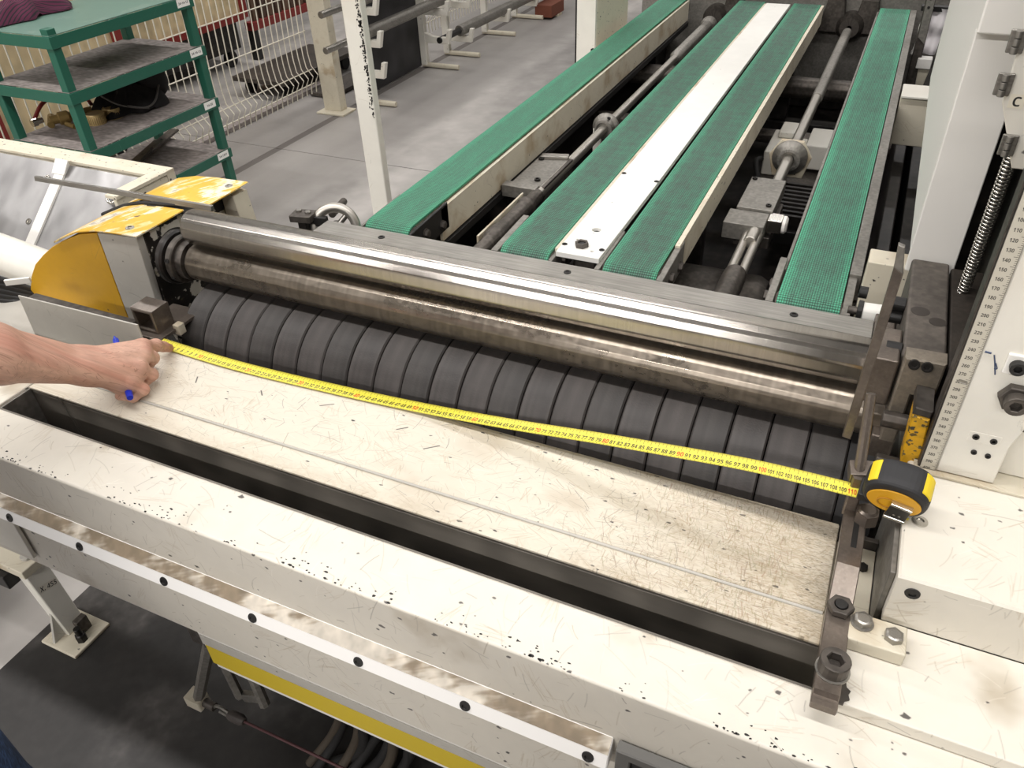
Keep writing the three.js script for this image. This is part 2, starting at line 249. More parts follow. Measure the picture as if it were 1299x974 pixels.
// printed things
function canvasText(w, h, bg, draw) { const c = document.createElement('canvas'); c.width = w; c.height = h; const x = c.getContext('2d'); x.fillStyle = bg; x.fillRect(0, 0, w, h); draw(x, w, h); return c; }
function plainTex(c) { const t = new THREE.CanvasTexture(c); t.colorSpace = THREE.SRGBColorSpace; t.magFilter = THREE.LinearFilter; t.anisotropy = 8; return t; }
{ // tape blade: centimetre numbers 1 to 111, tens in red; two rows of 56 cm on one sheet
  const W = 2048, H = 192, R = 96, ppc = W / 56;
  const c = canvasText(W, H, '#e4d94c', (x) => { for (let row = 0; row < 2; row++) { const y0 = row * R; x.fillStyle = 'rgba(196,170,20,0.5)'; x.fillRect(0, y0, W, 3); x.fillRect(0, y0 + R - 3, W, 3);
    for (let mm = 0; mm <= 560; mm++) { const L = mm % 10 === 0 ? 30 : mm % 5 === 0 ? 18 : 11; x.fillStyle = mm % 5 ? 'rgba(70,64,24,0.55)' : '#33301c'; x.fillRect(mm * ppc / 10 - 0.8, y0, 1.6, L); x.fillRect(mm * ppc / 10 - 0.8, y0 + R - L * 0.6, 1.6, L * 0.6); }
    x.textAlign = 'center'; x.textBaseline = 'middle'; for (let cm = 0; cm < 57; cm++) { const v = cm + row * 56; if (!v) continue; const ten = v % 10 === 0; x.font = ten ? 'bold 52px sans-serif' : 'bold 46px sans-serif'; x.fillStyle = ten ? '#c8321e' : '#28261c'; x.save(); x.translate(cm * ppc, y0 + R * 0.60); x.scale(v > 99 ? 0.42 : 0.58, 1); x.fillText(String(v), 0, 0); x.restore(); } } });
  M.tape = mat({ map: plainTex(c), roughness: 0.4, side: THREE.DoubleSide });
}
{ // upright millimetre rule: 10 near the top to 400 at the foot
  const W = 96, H = 2048; const c = canvasText(W, H, '#c3beb0', (x) => { for (let i = 0; i <= 202; i++) { const y = (i * 2 + 4) * H / 405, L = i % 5 === 3 ? 26 : 12; x.fillStyle = '#3a3733'; x.fillRect(W - L, y - 1, L, 2); } x.font = 'bold 27px sans-serif'; x.fillStyle = '#2c2a27'; x.textAlign = 'center'; x.textBaseline = 'middle'; for (let i = 0; i <= 39; i++) { x.fillText(String(10 + i * 10), 40, i * 10 * H / 405 + 14 * H / 405); } });
  M.rule = mat({ map: plainTex(c), roughness: 0.5 });
}
function planeQuad(p00, p10, p11, p01) { // a flat print, corners in order lower left, lower right, upper right, upper left
  const g = new THREE.BufferGeometry(); g.setAttribute('position', new THREE.Float32BufferAttribute([...p00, ...p10, ...p11, ...p00, ...p11, ...p01], 3)); g.setAttribute('uv', new THREE.Float32BufferAttribute([0, 0, 1, 0, 1, 1, 0, 0, 1, 1, 0, 1], 2)); g.computeVertexNormals(); return g;
}

// ---------------------------------------------------------------- the hall
{
  const fl = struct('floor', box(-11, 7, -0.14, -0.012, -15, 9, 0), M.mat);
  // poured concrete bays with open joints
  const xs = [-11, -7.2, -3.205, 0.6, 4.4, 7], zs = [-15, -11.2, -7.4, -3.56, 0.2, 4, 9];
  for (let i = 0; i < 5; i++) for (let j = 0; j < 6; j++) { const m = new THREE.Mesh(box(xs[i] + (i === 2 ? 0.028 : 0.003), xs[i + 1] - (i === 1 ? 0.028 : 0.003), -0.012, 0, zs[j] + 0.003, zs[j + 1] - 0.003, 0.001), M.floor); m.name = 'floor_bay'; m.receiveShadow = true; fl.add(m); }
  for (let j = 0; j < 6; j++) { const m = new THREE.Mesh(box(-3.232, -3.178, -0.012, -0.001, zs[j] + 0.003, zs[j + 1] - 0.003, 0.001), M.filler); m.name = 'joint_filler'; m.receiveShadow = true; fl.add(m); }
  struct('ceiling', box(-11, 7, CEIL + 0.3, CEIL + 0.5, -15, 9, 0), M.ceiling);
  struct('wall_back', box(-11.2, 7.2, 0, CEIL + 0.5, -15.2, -15, 0), M.wall); struct('wall_front', box(-11.2, 7.2, 0, CEIL + 0.5, 9, 9.2, 0), M.wall);
  struct('wall_left', box(-11.2, -11, 0, CEIL + 0.5, -15, 9, 0), M.wall); struct('wall_right', box(7, 7.2, 0, CEIL + 0.5, -15, 9, 0), M.wall);
  for (const [i, [x, z, L, w, I]] of LAMP_ROWS.entries()) {
    const t = thing('linear_luminaire', `long white linear luminaire ${['straight above the rollers', 'above the far ends of the belts', 'in front of the machine', 'far back above the aisle'][i]}`, 'ceiling light', [x, CEIL, z], 'ceiling light rows');
    part(t, 'housing', box(x - L / 2, x + L / 2, CEIL - 0.02, CEIL + 0.06, z - w / 2 - 0.02, z + w / 2 + 0.02, 0.01), M.lampBody);
    part(t, 'diffuser', box(x - L / 2 + 0.02, x + L / 2 - 0.02, CEIL - 0.03, CEIL - 0.018, z - w / 2, z + w / 2, 0.004), M.lamp);
    for (let k = 0; k < 6; k++) part(t, 'hanger', cyl([x - L / 2 + 0.5 + k * (L - 1) / 5, CEIL + 0.06, z], [x - L / 2 + 0.5 + k * (L - 1) / 5, CEIL + 0.3, z], 0.006), M.lampBody);
    const l = new THREE.RectAreaLight(LAMP_COLOR, I, L - 0.04, w); l.position.set(x, CEIL - 0.04, z); l.lookAt(x, 0, z); scene.add(l);
  }
}

// ---------------------------------------------------------------- machine bed in front of the rollers
{ // front beam
  const t = thing('front_beam', 'long cream painted machine beam with scratched top in front of the trough', 'machine beam', [-0.6, 0.66, -0.48]);
  part(t, 'beam_body', [box(-2.2, 1.1, 0.672, 0.93, -0.52, -0.44, 0.004)], M.creamWorn);
  // sheet panel hung below with grey strip, yellow stripe and white lip
  part(t, 'lower_panel', prismZ([[-0.756, 0.672], [-0.742, 0.590], [1.1, 0.590], [1.1, 0.672]], -0.452, -0.442, 0.001), M.white);
  part(t, 'grey_strip', box(-0.752, 1.1, 0.646, 0.668, -0.443, -0.4405, 0.0005), M.greyPlate, 'grey strip');
  part(t, 'yellow_stripe', box(-0.747, 1.1, 0.600, 0.645, -0.443, -0.4405, 0.0005), M.yellowBand, 'yellow warning stripe');
  { const r = rng(71), fl = []; for (let i = 0; i < 380; i++) { const x = -1.25 + 1.45 * r(), e = Math.pow(r(), 3), s = 0.0005 + 0.0012 * r() * r(), z = -0.4425 - 0.02 * e; if (Math.sin(x * 23) + Math.sin(x * 61 + 1) < 0.5 - 1.6 * r()) continue; fl.push(prismY(Array.from({ length: 6 }, (_, k) => { const a = k / 6 * 6.283, q = s * (0.5 + r()); return [x + 1.8 * q * Math.cos(a), z + q * Math.sin(a)]; }), 0.9298, 0.9302, 0)); } const m = part(t, 'edge_chips', fl, M.black, 'dark paint chips along the front edge'); m.userData.kind = 'stuff'; }
  part(t, 'end_bracket', box(-2.2, -1.075, 0.70, 0.80, -0.4385, -0.432, 0.002), M.cream, 'cream end plate');
}
{ // white plastic wear rail with countersunk screws
  const t = thing('wear_rail', 'white plastic rail with scuffed top and black screws along the beam front', 'guard rail', [-0.6, 0.82, -0.43]);
  part(t, 'rail', prismX([[0.806, -0.44], [0.806, -0.421], [0.811, -0.4185], [0.829, -0.4245], [0.842, -0.44]], -1.35, -0.111, 0.0012), M.railWhite);
  part(t, 'worn_top', prismX([[0.8296, -0.4250], [0.8416, -0.4393], [0.8422, -0.4388], [0.8302, -0.4245]], -1.349, -0.112, 0), M.railWorn, 'scuffed brown bevel of the rail');
  for (const x of [-1.2, -1.046, -0.901, -0.742, -0.591, -0.429, -0.283, -0.133]) part(t, 'screw', flatScrew([x, 0.8185, -0.4209], [0, 0.316, 0.949], 0.0070), M.black);
}
{ // control panel set into the beam front, right
  const t = thing('control_panel', 'dark grey framed control panel set in the beam front below the long bar', 'control panel', [0.06, 0.7, -0.44]);
  part(t, 'frame', prismZ([[-0.104, 0.695], [0.22, 0.695], [0.22, 0.846], [-0.104, 0.846]], -0.439, -0.425, 0.0015, [[[-0.088, 0.71], [0.204, 0.71], [0.204, 0.832], [-0.088, 0.832]]]), mat({ color: 0x62615e, roughness: 0.5 }));
  part(t, 'bezel', prismZ([[-0.088, 0.71], [0.204, 0.71], [0.204, 0.832], [-0.088, 0.832]], -0.439, -0.431, 0.001, [[[-0.072, 0.722], [0.19, 0.722], [0.19, 0.82], [-0.072, 0.82]]]), M.black);
  part(t, 'screen', box(-0.0719, 0.1899, 0.7221, 0.8199, -0.439, -0.4345, 0.0005), mat({ color: 0x55565a, roughness: 0.2 }));
  for (const [x, y] of [[-0.082, 0.826], [-0.082, 0.716], [0.198, 0.826]]) part(t, 'screw', flatScrew([x, y, -0.431], [0, 0, 1], 0.004), M.screwDark);
}
{ // trough between beam and table
  const t = thing('trough', 'dark open steel trough between the cream beam and the table', 'trough', [-0.53, 0.7, -0.55]);
  part(t, 'rear_wall', box(-1.13, 0.0745, 0.70, 0.921, -0.584, -0.577, 0.001), M.trough);
  part(t, 'front_wall', box(-1.13, 0.0745, 0.70, 0.926, -0.5245, -0.5205, 0.001), M.trough);
  part(t, 'bottom', box(-1.13, 0.0745, 0.69, 0.70, -0.584, -0.5205, 0.001), M.blackOily);
  part(t, 'end_wall', box(-1.134, -1.130, 0.70, 0.926, -0.584, -0.5205, 0.001), M.steelDull);
  const c = thing('clamp_bar', 'dark bar with a bolt lying inside the left end of the trough', 'bar', [-1.0, 0.80, -0.56]);
  part(c, 'bar', prismX([[0.80, -0.568], [0.80, -0.532], [0.838, -0.532], [0.848, -0.545], [0.848, -0.568]], -1.085, -0.88, 0.002), M.blackOily);
  part(c, 'bolt', hexBolt([-0.90, 0.848, -0.556], [0, 1, 0], 0.010, 0.008, 0.013), M.screwDark);
  part(c, 'bracket', box(-1.06, -1.03, 0.70, 0.80, -0.572, -0.532), M.blackOily);
  const r = thing('thin_wire', 'thin bright wire standing in the left corner of the trough', 'wire', [-1.05, 0.84, -0.57]);
  part(r, 'wire', tube([[-1.066, 0.93, -0.5755], [-1.055, 0.89, -0.5745], [-1.046, 0.85, -0.572]], 0.0011, 6), M.steel);
}
{ // table plates
  const W = 2048, H = 512, base = paintCanvas(W, H, { seed: 130, base: [212, 205, 189], dirt: [132, 110, 82], scratches: 2200, chips: 110, stain: 0.85, rubs: 170, sx: 1.12, where: (u, v) => 0.35 + 0.65 * clamp(0.8 * sstep(0.16, 0.02, u) + sstep(0.55, 0.95, u) + 0.7 * sstep(0.2, 0.0, v)) });
  const x = base.getContext('2d'), r = rng(7), im = x.getImageData(0, 0, W, H), gr = fbm(131, 260, 60, 2), gb = fbm(132, 9, 3, 4);
  for (let j = 0; j < H; j++) for (let i = 0; i < W; i++) { const u = i / W, k = clamp((sstep(0.70, 0.99, u + 0.16 * (gb(u, j / H) - 0.5)) + 0.5 * sstep(0.14, 0.0, 1 - j / H) * sstep(0.35, 0.6, gb(u, j / H))) * (0.5 + 0.5 * sstep(0.30, 0.72, gr(u, j / H))) * 0.40), q = (j * W + i) * 4; im.data[q] = lerp(im.data[q], 146, k); im.data[q + 1] = lerp(im.data[q + 1], 126, k); im.data[q + 2] = lerp(im.data[q + 2], 98, k); }
  x.putImageData(im, 0, 0); // dried brown residue in grains, then dense criss-cross wear at the right end
  for (let i = 0; i < 1500; i++) { const u = 0.74 + 0.22 * Math.sqrt(r()), px = u * W, py = r() * H, an = (r() < 0.5 ? 1.5 : 0.1) + (r() - 0.5) * 0.5, L = 10 + 60 * r() * r(); x.strokeStyle = `rgba(${110 + 30 * r()},${98 + 20 * r()},${76 + 14 * r()},${0.18 + 0.3 * r()})`; x.lineWidth = 0.8 + 1.2 * r(); x.beginPath(); x.moveTo(px, py); x.lineTo(px + Math.cos(an) * L, py + Math.sin(an) * L); x.stroke(); }
  x.fillStyle = 'rgba(96,86,68,0.5)'; for (let i = 0; i < 700; i++) { const u = 0.965 + 0.035 * r(); x.fillRect(u * W, r() * H, 3 + 8 * r(), 1.2); }
  for (const [u, v, L, a] of [[0.15, 0.35, 40, 1.2], [0.255, 0.3, 30, 1.0], [0.35, 0.28, 44, -0.8], [0.47, 0.3, 36, -0.9], [0.52, 0.42, 50, -0.9]]) { x.strokeStyle = 'rgba(58,54,50,0.85)'; x.lineWidth = 4; x.beginPath(); x.moveTo(u * W, v * H); x.lineTo(u * W + Math.cos(a) * L, v * H + Math.sin(a) * L); x.stroke(); }
  const tt = plainTex(base); const m = mat({ map: tt, roughness: 0.36 });
  const fit = (g) => { const p = g.attributes.position, uv = g.attributes.uv; for (let i = 0; i < p.count; i++) uv.setXY(i, (p.getX(i) + 1.06) / 1.13, (p.getZ(i) + 0.578) / -0.18); return g; };
  const t = thing('feed_table', 'scratched cream sheet metal table the yellow tape lies on', 'table', [-0.5, 0.9, -0.66]);
  part(t, 'upper_sheet', fit(prismX([[0.9335, -0.6175], [0.9335, -0.750], [0.931, -0.757], [0.912, -0.759], [0.910, -0.756], [0.926, -0.752], [0.928, -0.6175]], -1.045, 0.066, 0.0012)), m);
  part(t, 'front_strip', fit(box(-1.13, 0.066, 0.9265, 0.930, -0.6265, -0.5755, 0.0008)), m);
  part(t, 'seam_bead', tube([[-1.06, 0.9305, -0.6165], [-0.4, 0.9312, -0.6168], [0.064, 0.9305, -0.6165]], 0.0022, 8, 40), M.greyPlate);
  part(t, 'table_frame', [box(-1.12, 0.06, 0.86, 0.905, -0.66, -0.60, 0.002)], M.creamDirty);
  const d = thing('corner_deck', 'cream deck corner left of the trough beneath the forearm', 'deck plate', [-1.5, 0.9, -0.55]);
  part(d, 'plate', box(-2.2, -1.134, 0.90, 0.930, -0.665, -0.5205, 0.002), M.creamWorn);
}
// ---------------------------------------------------------------- rollers
{ // sectioned rubber roller: 22 rings of 50 mm on a core
  const t = thing('rubber_roller', 'dark grey rubber roller made of many rings behind the tape', 'roller', [-0.5, 0.857, -0.9]);
  part(t, 'core', cyl([-1.16, 0.857, -0.9], [0.14, 0.857, -0.9], 0.03), M.steelDark);
  for (let i = 0; i < 22; i++) { const x0 = -1.04 + i * 0.05, x1 = x0 + 0.05;
    const s = 0.0009, R = 0.106 - ((i * 7) % 3) * 0.0003; part(t, 'rubber_ring', lathe([x0 + s, 0.857, -0.9], [1, 0, 0], [[0.05, 0], [R - 0.0025, 0], [R, 0.0022], [R, x1 - x0 - 2 * s - 0.0022], [R - 0.0025, x1 - x0 - 2 * s], [0.05, x1 - x0 - 2 * s]], 72), M.rings[(i * 5 + 1) % 3]); }
  part(t, 'end_ring', lathe([0.0605, 0.857, -0.9], [1, 0, 0], [[0.05, 0], [0.1035, 0], [0.1035, 0.045], [0.05, 0.045]], 64), M.rubberBlack);
}
{ const t = thing('steel_roller', 'bright turned upper steel roller nearest the green belts', 'roller', [-0.5, 1.0626, -0.92]);
  part(t, 'barrel', lathe([-1.062, 1.0626, -0.92], [1, 0, 0], [[0, 0], [0.024, 0], [0.0295, 0.002], [0.031, 0.007], [0.031, 1.113], [0.0295, 1.116], [0, 1.116]], 96), M.turned);
}
{ const t = thing('steel_roller', 'stained lower steel roller with patchy shine above the rubber roller', 'roller', [-0.5, 0.998, -0.91]);
  part(t, 'barrel', lathe([-1.062, 0.998, -0.91], [1, 0, 0], [[0, 0], [0.0315, 0], [0.033, 0.003], [0.033, 1.13], [0.031, 1.132], [0.022, 1.134], [0.022, 1.17], [0, 1.17]], 96), M.blotchy);
  part(t, 'journal', cyl([-1.15, 0.998, -0.91], [-1.062, 0.998, -0.91], 0.026), M.steelDark);
  part(t, 'split_collar', lathe([-1.097, 0.998, -0.91], [1, 0, 0], [[0.02, 0], [0.042, 0], [0.044, 0.002], [0.044, 0.012], [0.042, 0.014], [0.036, 0.014], [0.036, 0.03], [0.02, 0.03]], 48), M.steelDark);
  part(t, 'seal_ring', lathe([-1.112, 0.998, -0.91], [1, 0, 0], [[0.02, 0], [0.050, 0], [0.050, 0.008], [0.047, 0.012], [0.02, 0.012]], 48), M.blackOily);
  for (const a of [-0.5, 0.35, 2]) part(t, 'grub_screw', capScrew([-1.090, 0.998 + 0.0436 * Math.sin(a), -0.91 + 0.0436 * Math.cos(a)], [0, Math.sin(a), Math.cos(a)], 0.0045, 0.002), M.black);
}
{ const t = thing('bridge_plate', 'flat steel bridge plate between the top roller and the belts', 'plate', [-0.4, 1.05, -0.98]);
  part(t, 'plate', box(-0.85, 0.056, 1.040, 1.060, -1.030, -0.945, 0.002), M.steel);
  for (const x of [-0.723, -0.386, -0.048]) part(t, 'screw', flatScrew([x, 1.0600, -1.005], [0, 1, 0], 0.006), M.screwDark);
  part(t, 'support', box(-0.845, 0.05, 0.99, 1.040, -1.028, -0.985, 0.002), M.steelDark);
}
// ---------------------------------------------------------------- left bearing housing
{ const t = thing('bearing_housing', 'round topped bearing housing with yellow face at the left roller ends', 'bearing housing', [-1.3, 0.86, -0.98]);
  const arc = [[-1.512, 0.85], [-1.51, 0.868], [-1.487, 0.905], [-1.455, 0.94], [-1.417, 0.968], [-1.378, 0.993], [-1.338, 1.013], [-1.286, 1.035], [-1.236, 1.046]];
  part(t, 'yellow_face', prismZ([...arc, [-1.2405, 0.85]], -0.875, -0.860, 0.001), M.yellow, 'yellow painted half round face');
  part(t, 'grey_face', prismZ([[-1.234, 1.0465], [-1.136, 1.054], [-1.147, 0.85], [-1.2385, 0.85]], -0.875, -0.8595, 0.001), M.greyPlate, 'grey front face strip');
  part(t, 'body', prismZ([...arc, [-1.138, 1.052], [-1.140, 0.80], [-1.512, 0.80]], -1.115, -0.876, 0.001), M.grimePaint, 'black grimy side with chipped white paint');
  part(t, 'back_foot', prismZ([[-1.138, 1.050], [-1.105, 1.046], [-1.085, 0.85], [-1.138, 0.85]], -1.115, -1.075, 0.002), M.creamChipped);
  // two bent cover sheets, scraped yellow, with a gap where the thin bar passes
  const sheet = (z0, z1, xr) => { const o = [[-1.36, 1.006], [-1.338, 1.0175], [-1.286, 1.0395], [-1.236, 1.0510], [-1.18, 1.0555], [xr, 1.0575], [xr, 1.0600], [-1.18, 1.0580], [-1.236, 1.0535], [-1.287, 1.0420], [-1.339, 1.0200], [-1.361, 1.0085]]; return prismZ(o, z0, z1, 0.0003); };
  const c1 = part(t, 'cover_sheet', sheet(-0.972, -0.856, -1.130), M.yellowWorn, 'scraped yellow cover sheet in front');
  const c2 = part(t, 'cover_sheet', sheet(-1.118, -1.008, -1.100), M.yellowWorn, 'scraped yellow cover sheet behind the thin bar');
  part(c1, 'screw', flatScrew([-1.17, 1.0585, -0.880], [0.03, 1, 0], 0.008), M.steel); part(c2, 'screw', flatScrew([-1.125, 1.0590, -1.09], [0.03, 1, 0], 0.008), M.steel);
  part(t, 'rubber_edge', [tube([[-1.36, 1.012, -0.974], [-1.286, 1.0425, -0.975], [-1.236, 1.055, -0.976], [-1.18, 1.060, -0.978], [-1.135, 1.062, -0.985]], 0.004, 8), box(-1.22, -1.125, 1.052, 1.0565, -1.010, -0.968, 0.001)], M.rubberBlack);
  part(t, 'bearing_bore', lathe([-1.139, 0.99, -0.935], [1, 0, 0], [[0.03, 0], [0.046, 0], [0.046, 0.0035], [0.040, 0.0045], [0.03, 0.0045]], 48), M.blackOily);
}
{ const t = thing('splash_plate', 'light grey upright sheet plate in front of the yellow housing face', 'plate', [-1.2, 0.86, -0.75]);
  part(t, 'plate', prismZ([[-1.340, 0.961], [-1.049, 0.967], [-1.049, 0.86], [-1.345, 0.86]], -0.7415, -0.7385, 0.0005), M.greyPlate);
  part(t, 'foot_flange', box(-1.34, -1.05, 0.857, 0.860, -0.7415, -0.70, 0.0005), M.greyPlate);
  part(t, 'back_support', box(-1.33, -1.08, 0.85, 0.955, -0.765, -0.742, 0.002), M.steelDark);
  part(t, 'white_bracket', boxAt([-1.385, 0.962, -0.775], [0.045, 0.012, 0.006], [0, 0.6, 0]), M.white);
}
{ const t = thing('tube_bracket', 'oily black square tube bracket beside the rubber roller left end', 'bracket', [-1.05, 0.935, -0.8]);
  part(t, 'square_tube', prismZ([[-1.082, 0.938], [-1.034, 0.938], [-1.034, 0.982], [-1.082, 0.982]], -0.80, -0.760, 0.0015, [[[-1.076, 0.944], [-1.040, 0.944], [-1.040, 0.976], [-1.076, 0.976]]]), M.oilyBar);
  part(t, 'base_strip', box(-1.087, -1.02, 0.932, 0.938, -0.85, -0.748, 0.001), M.oilyBar);
  part(t, 'clip', box(-1.026, -1.012, 0.925, 0.945, -0.80, -0.785, 0.002), M.creamDirty, 'small white clip');
}
{ const t = thing('thin_bar', 'thin flat steel bar lying across the housing towards the top roller', 'bar', [-1.24, 1.06, -0.97]);
  const g = prismX([[1.0625, -0.992], [1.0625, -0.982], [1.071, -0.984], [1.071, -0.990]], -0.21, 0.235, 0.0006); g.rotateY(0.03); g.translate(-1.277, 0, 0.008); part(t, 'bar', g, M.steel);
}
// ---------------------------------------------------------------- left sheet metal tray
{ const t = thing('sheet_tray', 'sloping bare aluminium tray with cream rim at the far left', 'tray', [-2.0, 0.7, -1.2]);
  const sl = (x0, x1, th, m, nm, lb) => part(t, nm, prismX([[0.704, -1.056], [0.916, -1.306], [0.916 + th, -1.305], [0.704 + th, -1.054]], x0, x1, 0.0004), m, lb);
  sl(-2.9, -1.902, 0.004, M.aluminium, 'sheet'); sl(-1.900, -1.602, 0.004, M.aluminium, 'sheet'); sl(-1.911, -1.878, 0.011, M.white, 'seam_strip', 'pale seam strip');
  for (const k of [0.18, 0.48, 0.86]) part(t, 'rivet', flatScrew([-1.935, 0.710 + 0.212 * k, -1.055 - 0.25 * k], [0, 0.76, 0.65], 0.0085), M.bright);
  part(t, 'seam_tab', boxAt([-1.896, 0.919, -1.290], [0.045, 0.005, 0.04], [0.86, 0, 0]), M.white);
  part(t, 'rim', [box(-2.9, -1.590, 0.854, 0.926, -1.376, -1.349, 0.002), box(-2.9, -1.626, 0.918, 0.926, -1.349, -1.317, 0.001)], M.creamChipped);
  part(t, 'end_rim', [prismX([[0.80, -1.186], [0.80, -1.348], [0.9175, -1.348], [0.9175, -1.186]], -1.601, -1.590, 0.001), box(-1.624, -1.587, 0.918, 0.9268, -1.348, -1.186, 0.001)], M.creamChipped);
  part(t, 'ring_lug', new THREE.TorusGeometry(0.016, 0.0045, 10, 24).rotateX(-0.9).translate(-1.683, 0.885, -1.25), M.bright);
}
{ const t = thing('white_pipe', 'cream pipe ending at the yellow housing face on the far left', 'pipe', [-1.8, 0.8, -0.98]);
  part(t, 'pipe', tube([[-2.6, 0.94, -0.92], [-2.01, 0.884, -0.96], [-1.78, 0.849, -0.978], [-1.56, 0.80, -1.0]], 0.046, 24, 40), M.cream);
  part(t, 'collar', cyl([-1.56, 0.80, -1.0], [-1.53, 0.793, -1.003], 0.052), M.cream);
  const d = thing('cable_bundle', 'dark cable bundle under the cream pipe on the far left', 'cables', [-1.6, 0.88, -0.82]);
  for (let i = 0; i < 5; i++) part(d, 'cable', tube([[-2.0, 0.84 + i * 0.012, -0.80], [-1.7, 0.88 + 0.01 * (i % 3), -0.79 + i * 0.008], [-1.56, 0.87 + 0.012 * i, -0.81], [-1.50, 0.85, -0.84 - i * 0.01]], 0.009, 8), M.black);
  part(d, 'tray', box(-2.2, -1.36, 0.80, 0.862, -0.86, -0.745, 0.004), M.greyPlate);
}
// ---------------------------------------------------------------- conveyor belts
const BELT_Y = 0.965, B_NEAR = -1.232, B_FAR = -3.41, PR = 0.030;
function beltGeo(x0, x1) { // closed loop round two pulleys, u across, v along
  const path = [], cy = BELT_Y - PR; let s = 0;
  const push = (y, z, ny, nz) => { if (path.length) { const p = path[path.length - 1]; s += Math.hypot(y - p[0], z - p[1]); } path.push([y, z, ny, nz, s]); };
  for (let i = 0; i <= 14; i++) { const a = Math.PI * (i / 14) - Math.PI / 2; push(cy + PR * Math.sin(a), B_NEAR + PR * Math.cos(a), Math.sin(a), Math.cos(a)); }
  for (let i = 0; i <= 14; i++) { const a = Math.PI / 2 + Math.PI * (i / 14); push(cy + PR * Math.sin(a), B_FAR + PR * Math.cos(a), Math.sin(a), Math.cos(a)); }
  push(...path[0].slice(0, 4));
  const P = [], N = [], U = [], q = (a, b, c, d) => { for (const k of [a, b, c, a, c, d]) { P.push(...k[0]); N.push(...k[1]); U.push(...k[2]); } }, th = 0.004;
  for (let i = 0; i + 1 < path.length; i++) { const a = path[i], b = path[i + 1], o = (p, x, u) => [[x, p[0], p[1]], [0, p[2], p[3]], [u, p[4]]], n = (p, x, u) => [[x, p[0] - p[2] * th, p[1] - p[3] * th], [0, -p[2], -p[3]], [u, p[4]]];
    q(o(a, x0, 0), o(a, x1, x1 - x0), o(b, x1, x1 - x0), o(b, x0, 0)); q(n(a, x1, 0), n(a, x0, 0.1), n(b, x0, 0.1), n(b, x1, 0));
    for (const [x, sx] of [[x0, -1], [x1, 1]]) { const e = (p, k) => [[x, p[0] - p[2] * th * k, p[1] - p[3] * th * k], [sx, 0, 0], [0.002, p[4]]]; sx > 0 ? q(e(a, 0), e(a, 1), e(b, 1), e(b, 0)) : q(e(a, 1), e(a, 0), e(b, 0), e(b, 1)); } }
  const g = new THREE.BufferGeometry(); g.setAttribute('position', new THREE.Float32BufferAttribute(P, 3)); g.setAttribute('normal', new THREE.Float32BufferAttribute(N, 3)); g.setAttribute('uv', new THREE.Float32BufferAttribute(U, 2)); return g;
}
function conveyor(x0, x1, beltM, label, o) {
  const t = thing('belt_conveyor', label, 'conveyor', [(x0 + x1) / 2, 0.85, -2.3], 'green belt conveyors');
  part(t, 'belt', beltGeo(x0, x1), beltM);
  part(t, 'bed', box(x0 + 0.004, x1 - 0.004, 0.90, BELT_Y - 0.0045, B_FAR, B_NEAR, 0.001), M.creamDirty);
  for (const z of [B_NEAR, B_FAR]) part(t, 'pulley', cyl([x0 - 0.004, BELT_Y - PR, z], [x1 + 0.004, BELT_Y - PR, z], PR - 0.0045), M.steelDark);
  for (const [s, x, m, top, bot] of o.plates) part(t, 'side_plate', box(x, x + s, bot, top, -3.40, o.z0 || -1.33, 0.001), m);
  for (const [xa, xb, m] of o.ends) { const b = part(t, 'end_bracket', prismX([[0.905, -1.36], [0.905, -1.212], [0.930, -1.200], [0.958, -1.205], [0.962, -1.36]], xa, xb, 0.001), m);
    const sx = o.boltSide(xa); for (const z of [-1.262, -1.330]) part(b, 'bolt', hexBolt([sx > 0 ? xb : xa, 0.935 - (z < -1.3 ? 0.012 : 0), z], [sx, 0, 0], 0.009, 0.006, 0.011), M.steelDark); }
  for (const z of [-1.73, -3.08]) part(t, 'hanger', box(x0 + 0.02, x1 - 0.02, 0.642, 0.8995, z - 0.02, z + 0.02, 0.002), M.blackOily);
  return t;
}
conveyor(-0.907, -0.805, M.beltC, 'green belt conveyor on the open floor side beside the handwheel', { plates: [[0.008, -0.804, M.creamDirty, 0.958, 0.885], [0.01, -0.802, M.black, 0.880, 0.862], [0.006, -0.914, M.cream, 0.955, 0.88]], ends: [[-0.802, -0.796, M.black], [-0.916, -0.910, M.steelDull]], boltSide: (x) => (x < -0.9 ? -1 : 1) });
conveyor(-0.602, -0.504, M.beltA, 'green belt conveyor left of the white centre plate', { plates: [[0.008, -0.612, M.steelDull, 0.945, 0.90], [0.006, -0.5035, M.steelDark, 0.950, 0.90]], ends: [[-0.620, -0.606, M.steelDull], [-0.502, -0.494, M.steelDull]], boltSide: (x) => (x < -0.6 ? -1 : 1) });
conveyor(-0.397, -0.298, M.beltA, 'green belt conveyor right of the white centre plate', { plates: [[0.010, -0.296, M.creamChipped, 0.966, 0.900], [0.006, -0.404, M.steelDark, 0.950, 0.90]], ends: [[-0.296, -0.284, M.steelDull], [-0.412, -0.402, M.steelDull]], boltSide: (x) => (x < -0.38 ? -1 : 1) });
conveyor(-0.090, 0.0105, M.beltB, 'bright green belt conveyor beside the steel edge plate at the white guard', { plates: [[0.020, 0.0125, M.steelDull, 0.967, 0.88], [0.006, -0.098, M.steelDull, 0.955, 0.90]], ends: [[0.0125, 0.027, M.steelDull], [-0.108, -0.095, M.steelDull]], boltSide: (x) => (x < 0 ? -1 : 1) });
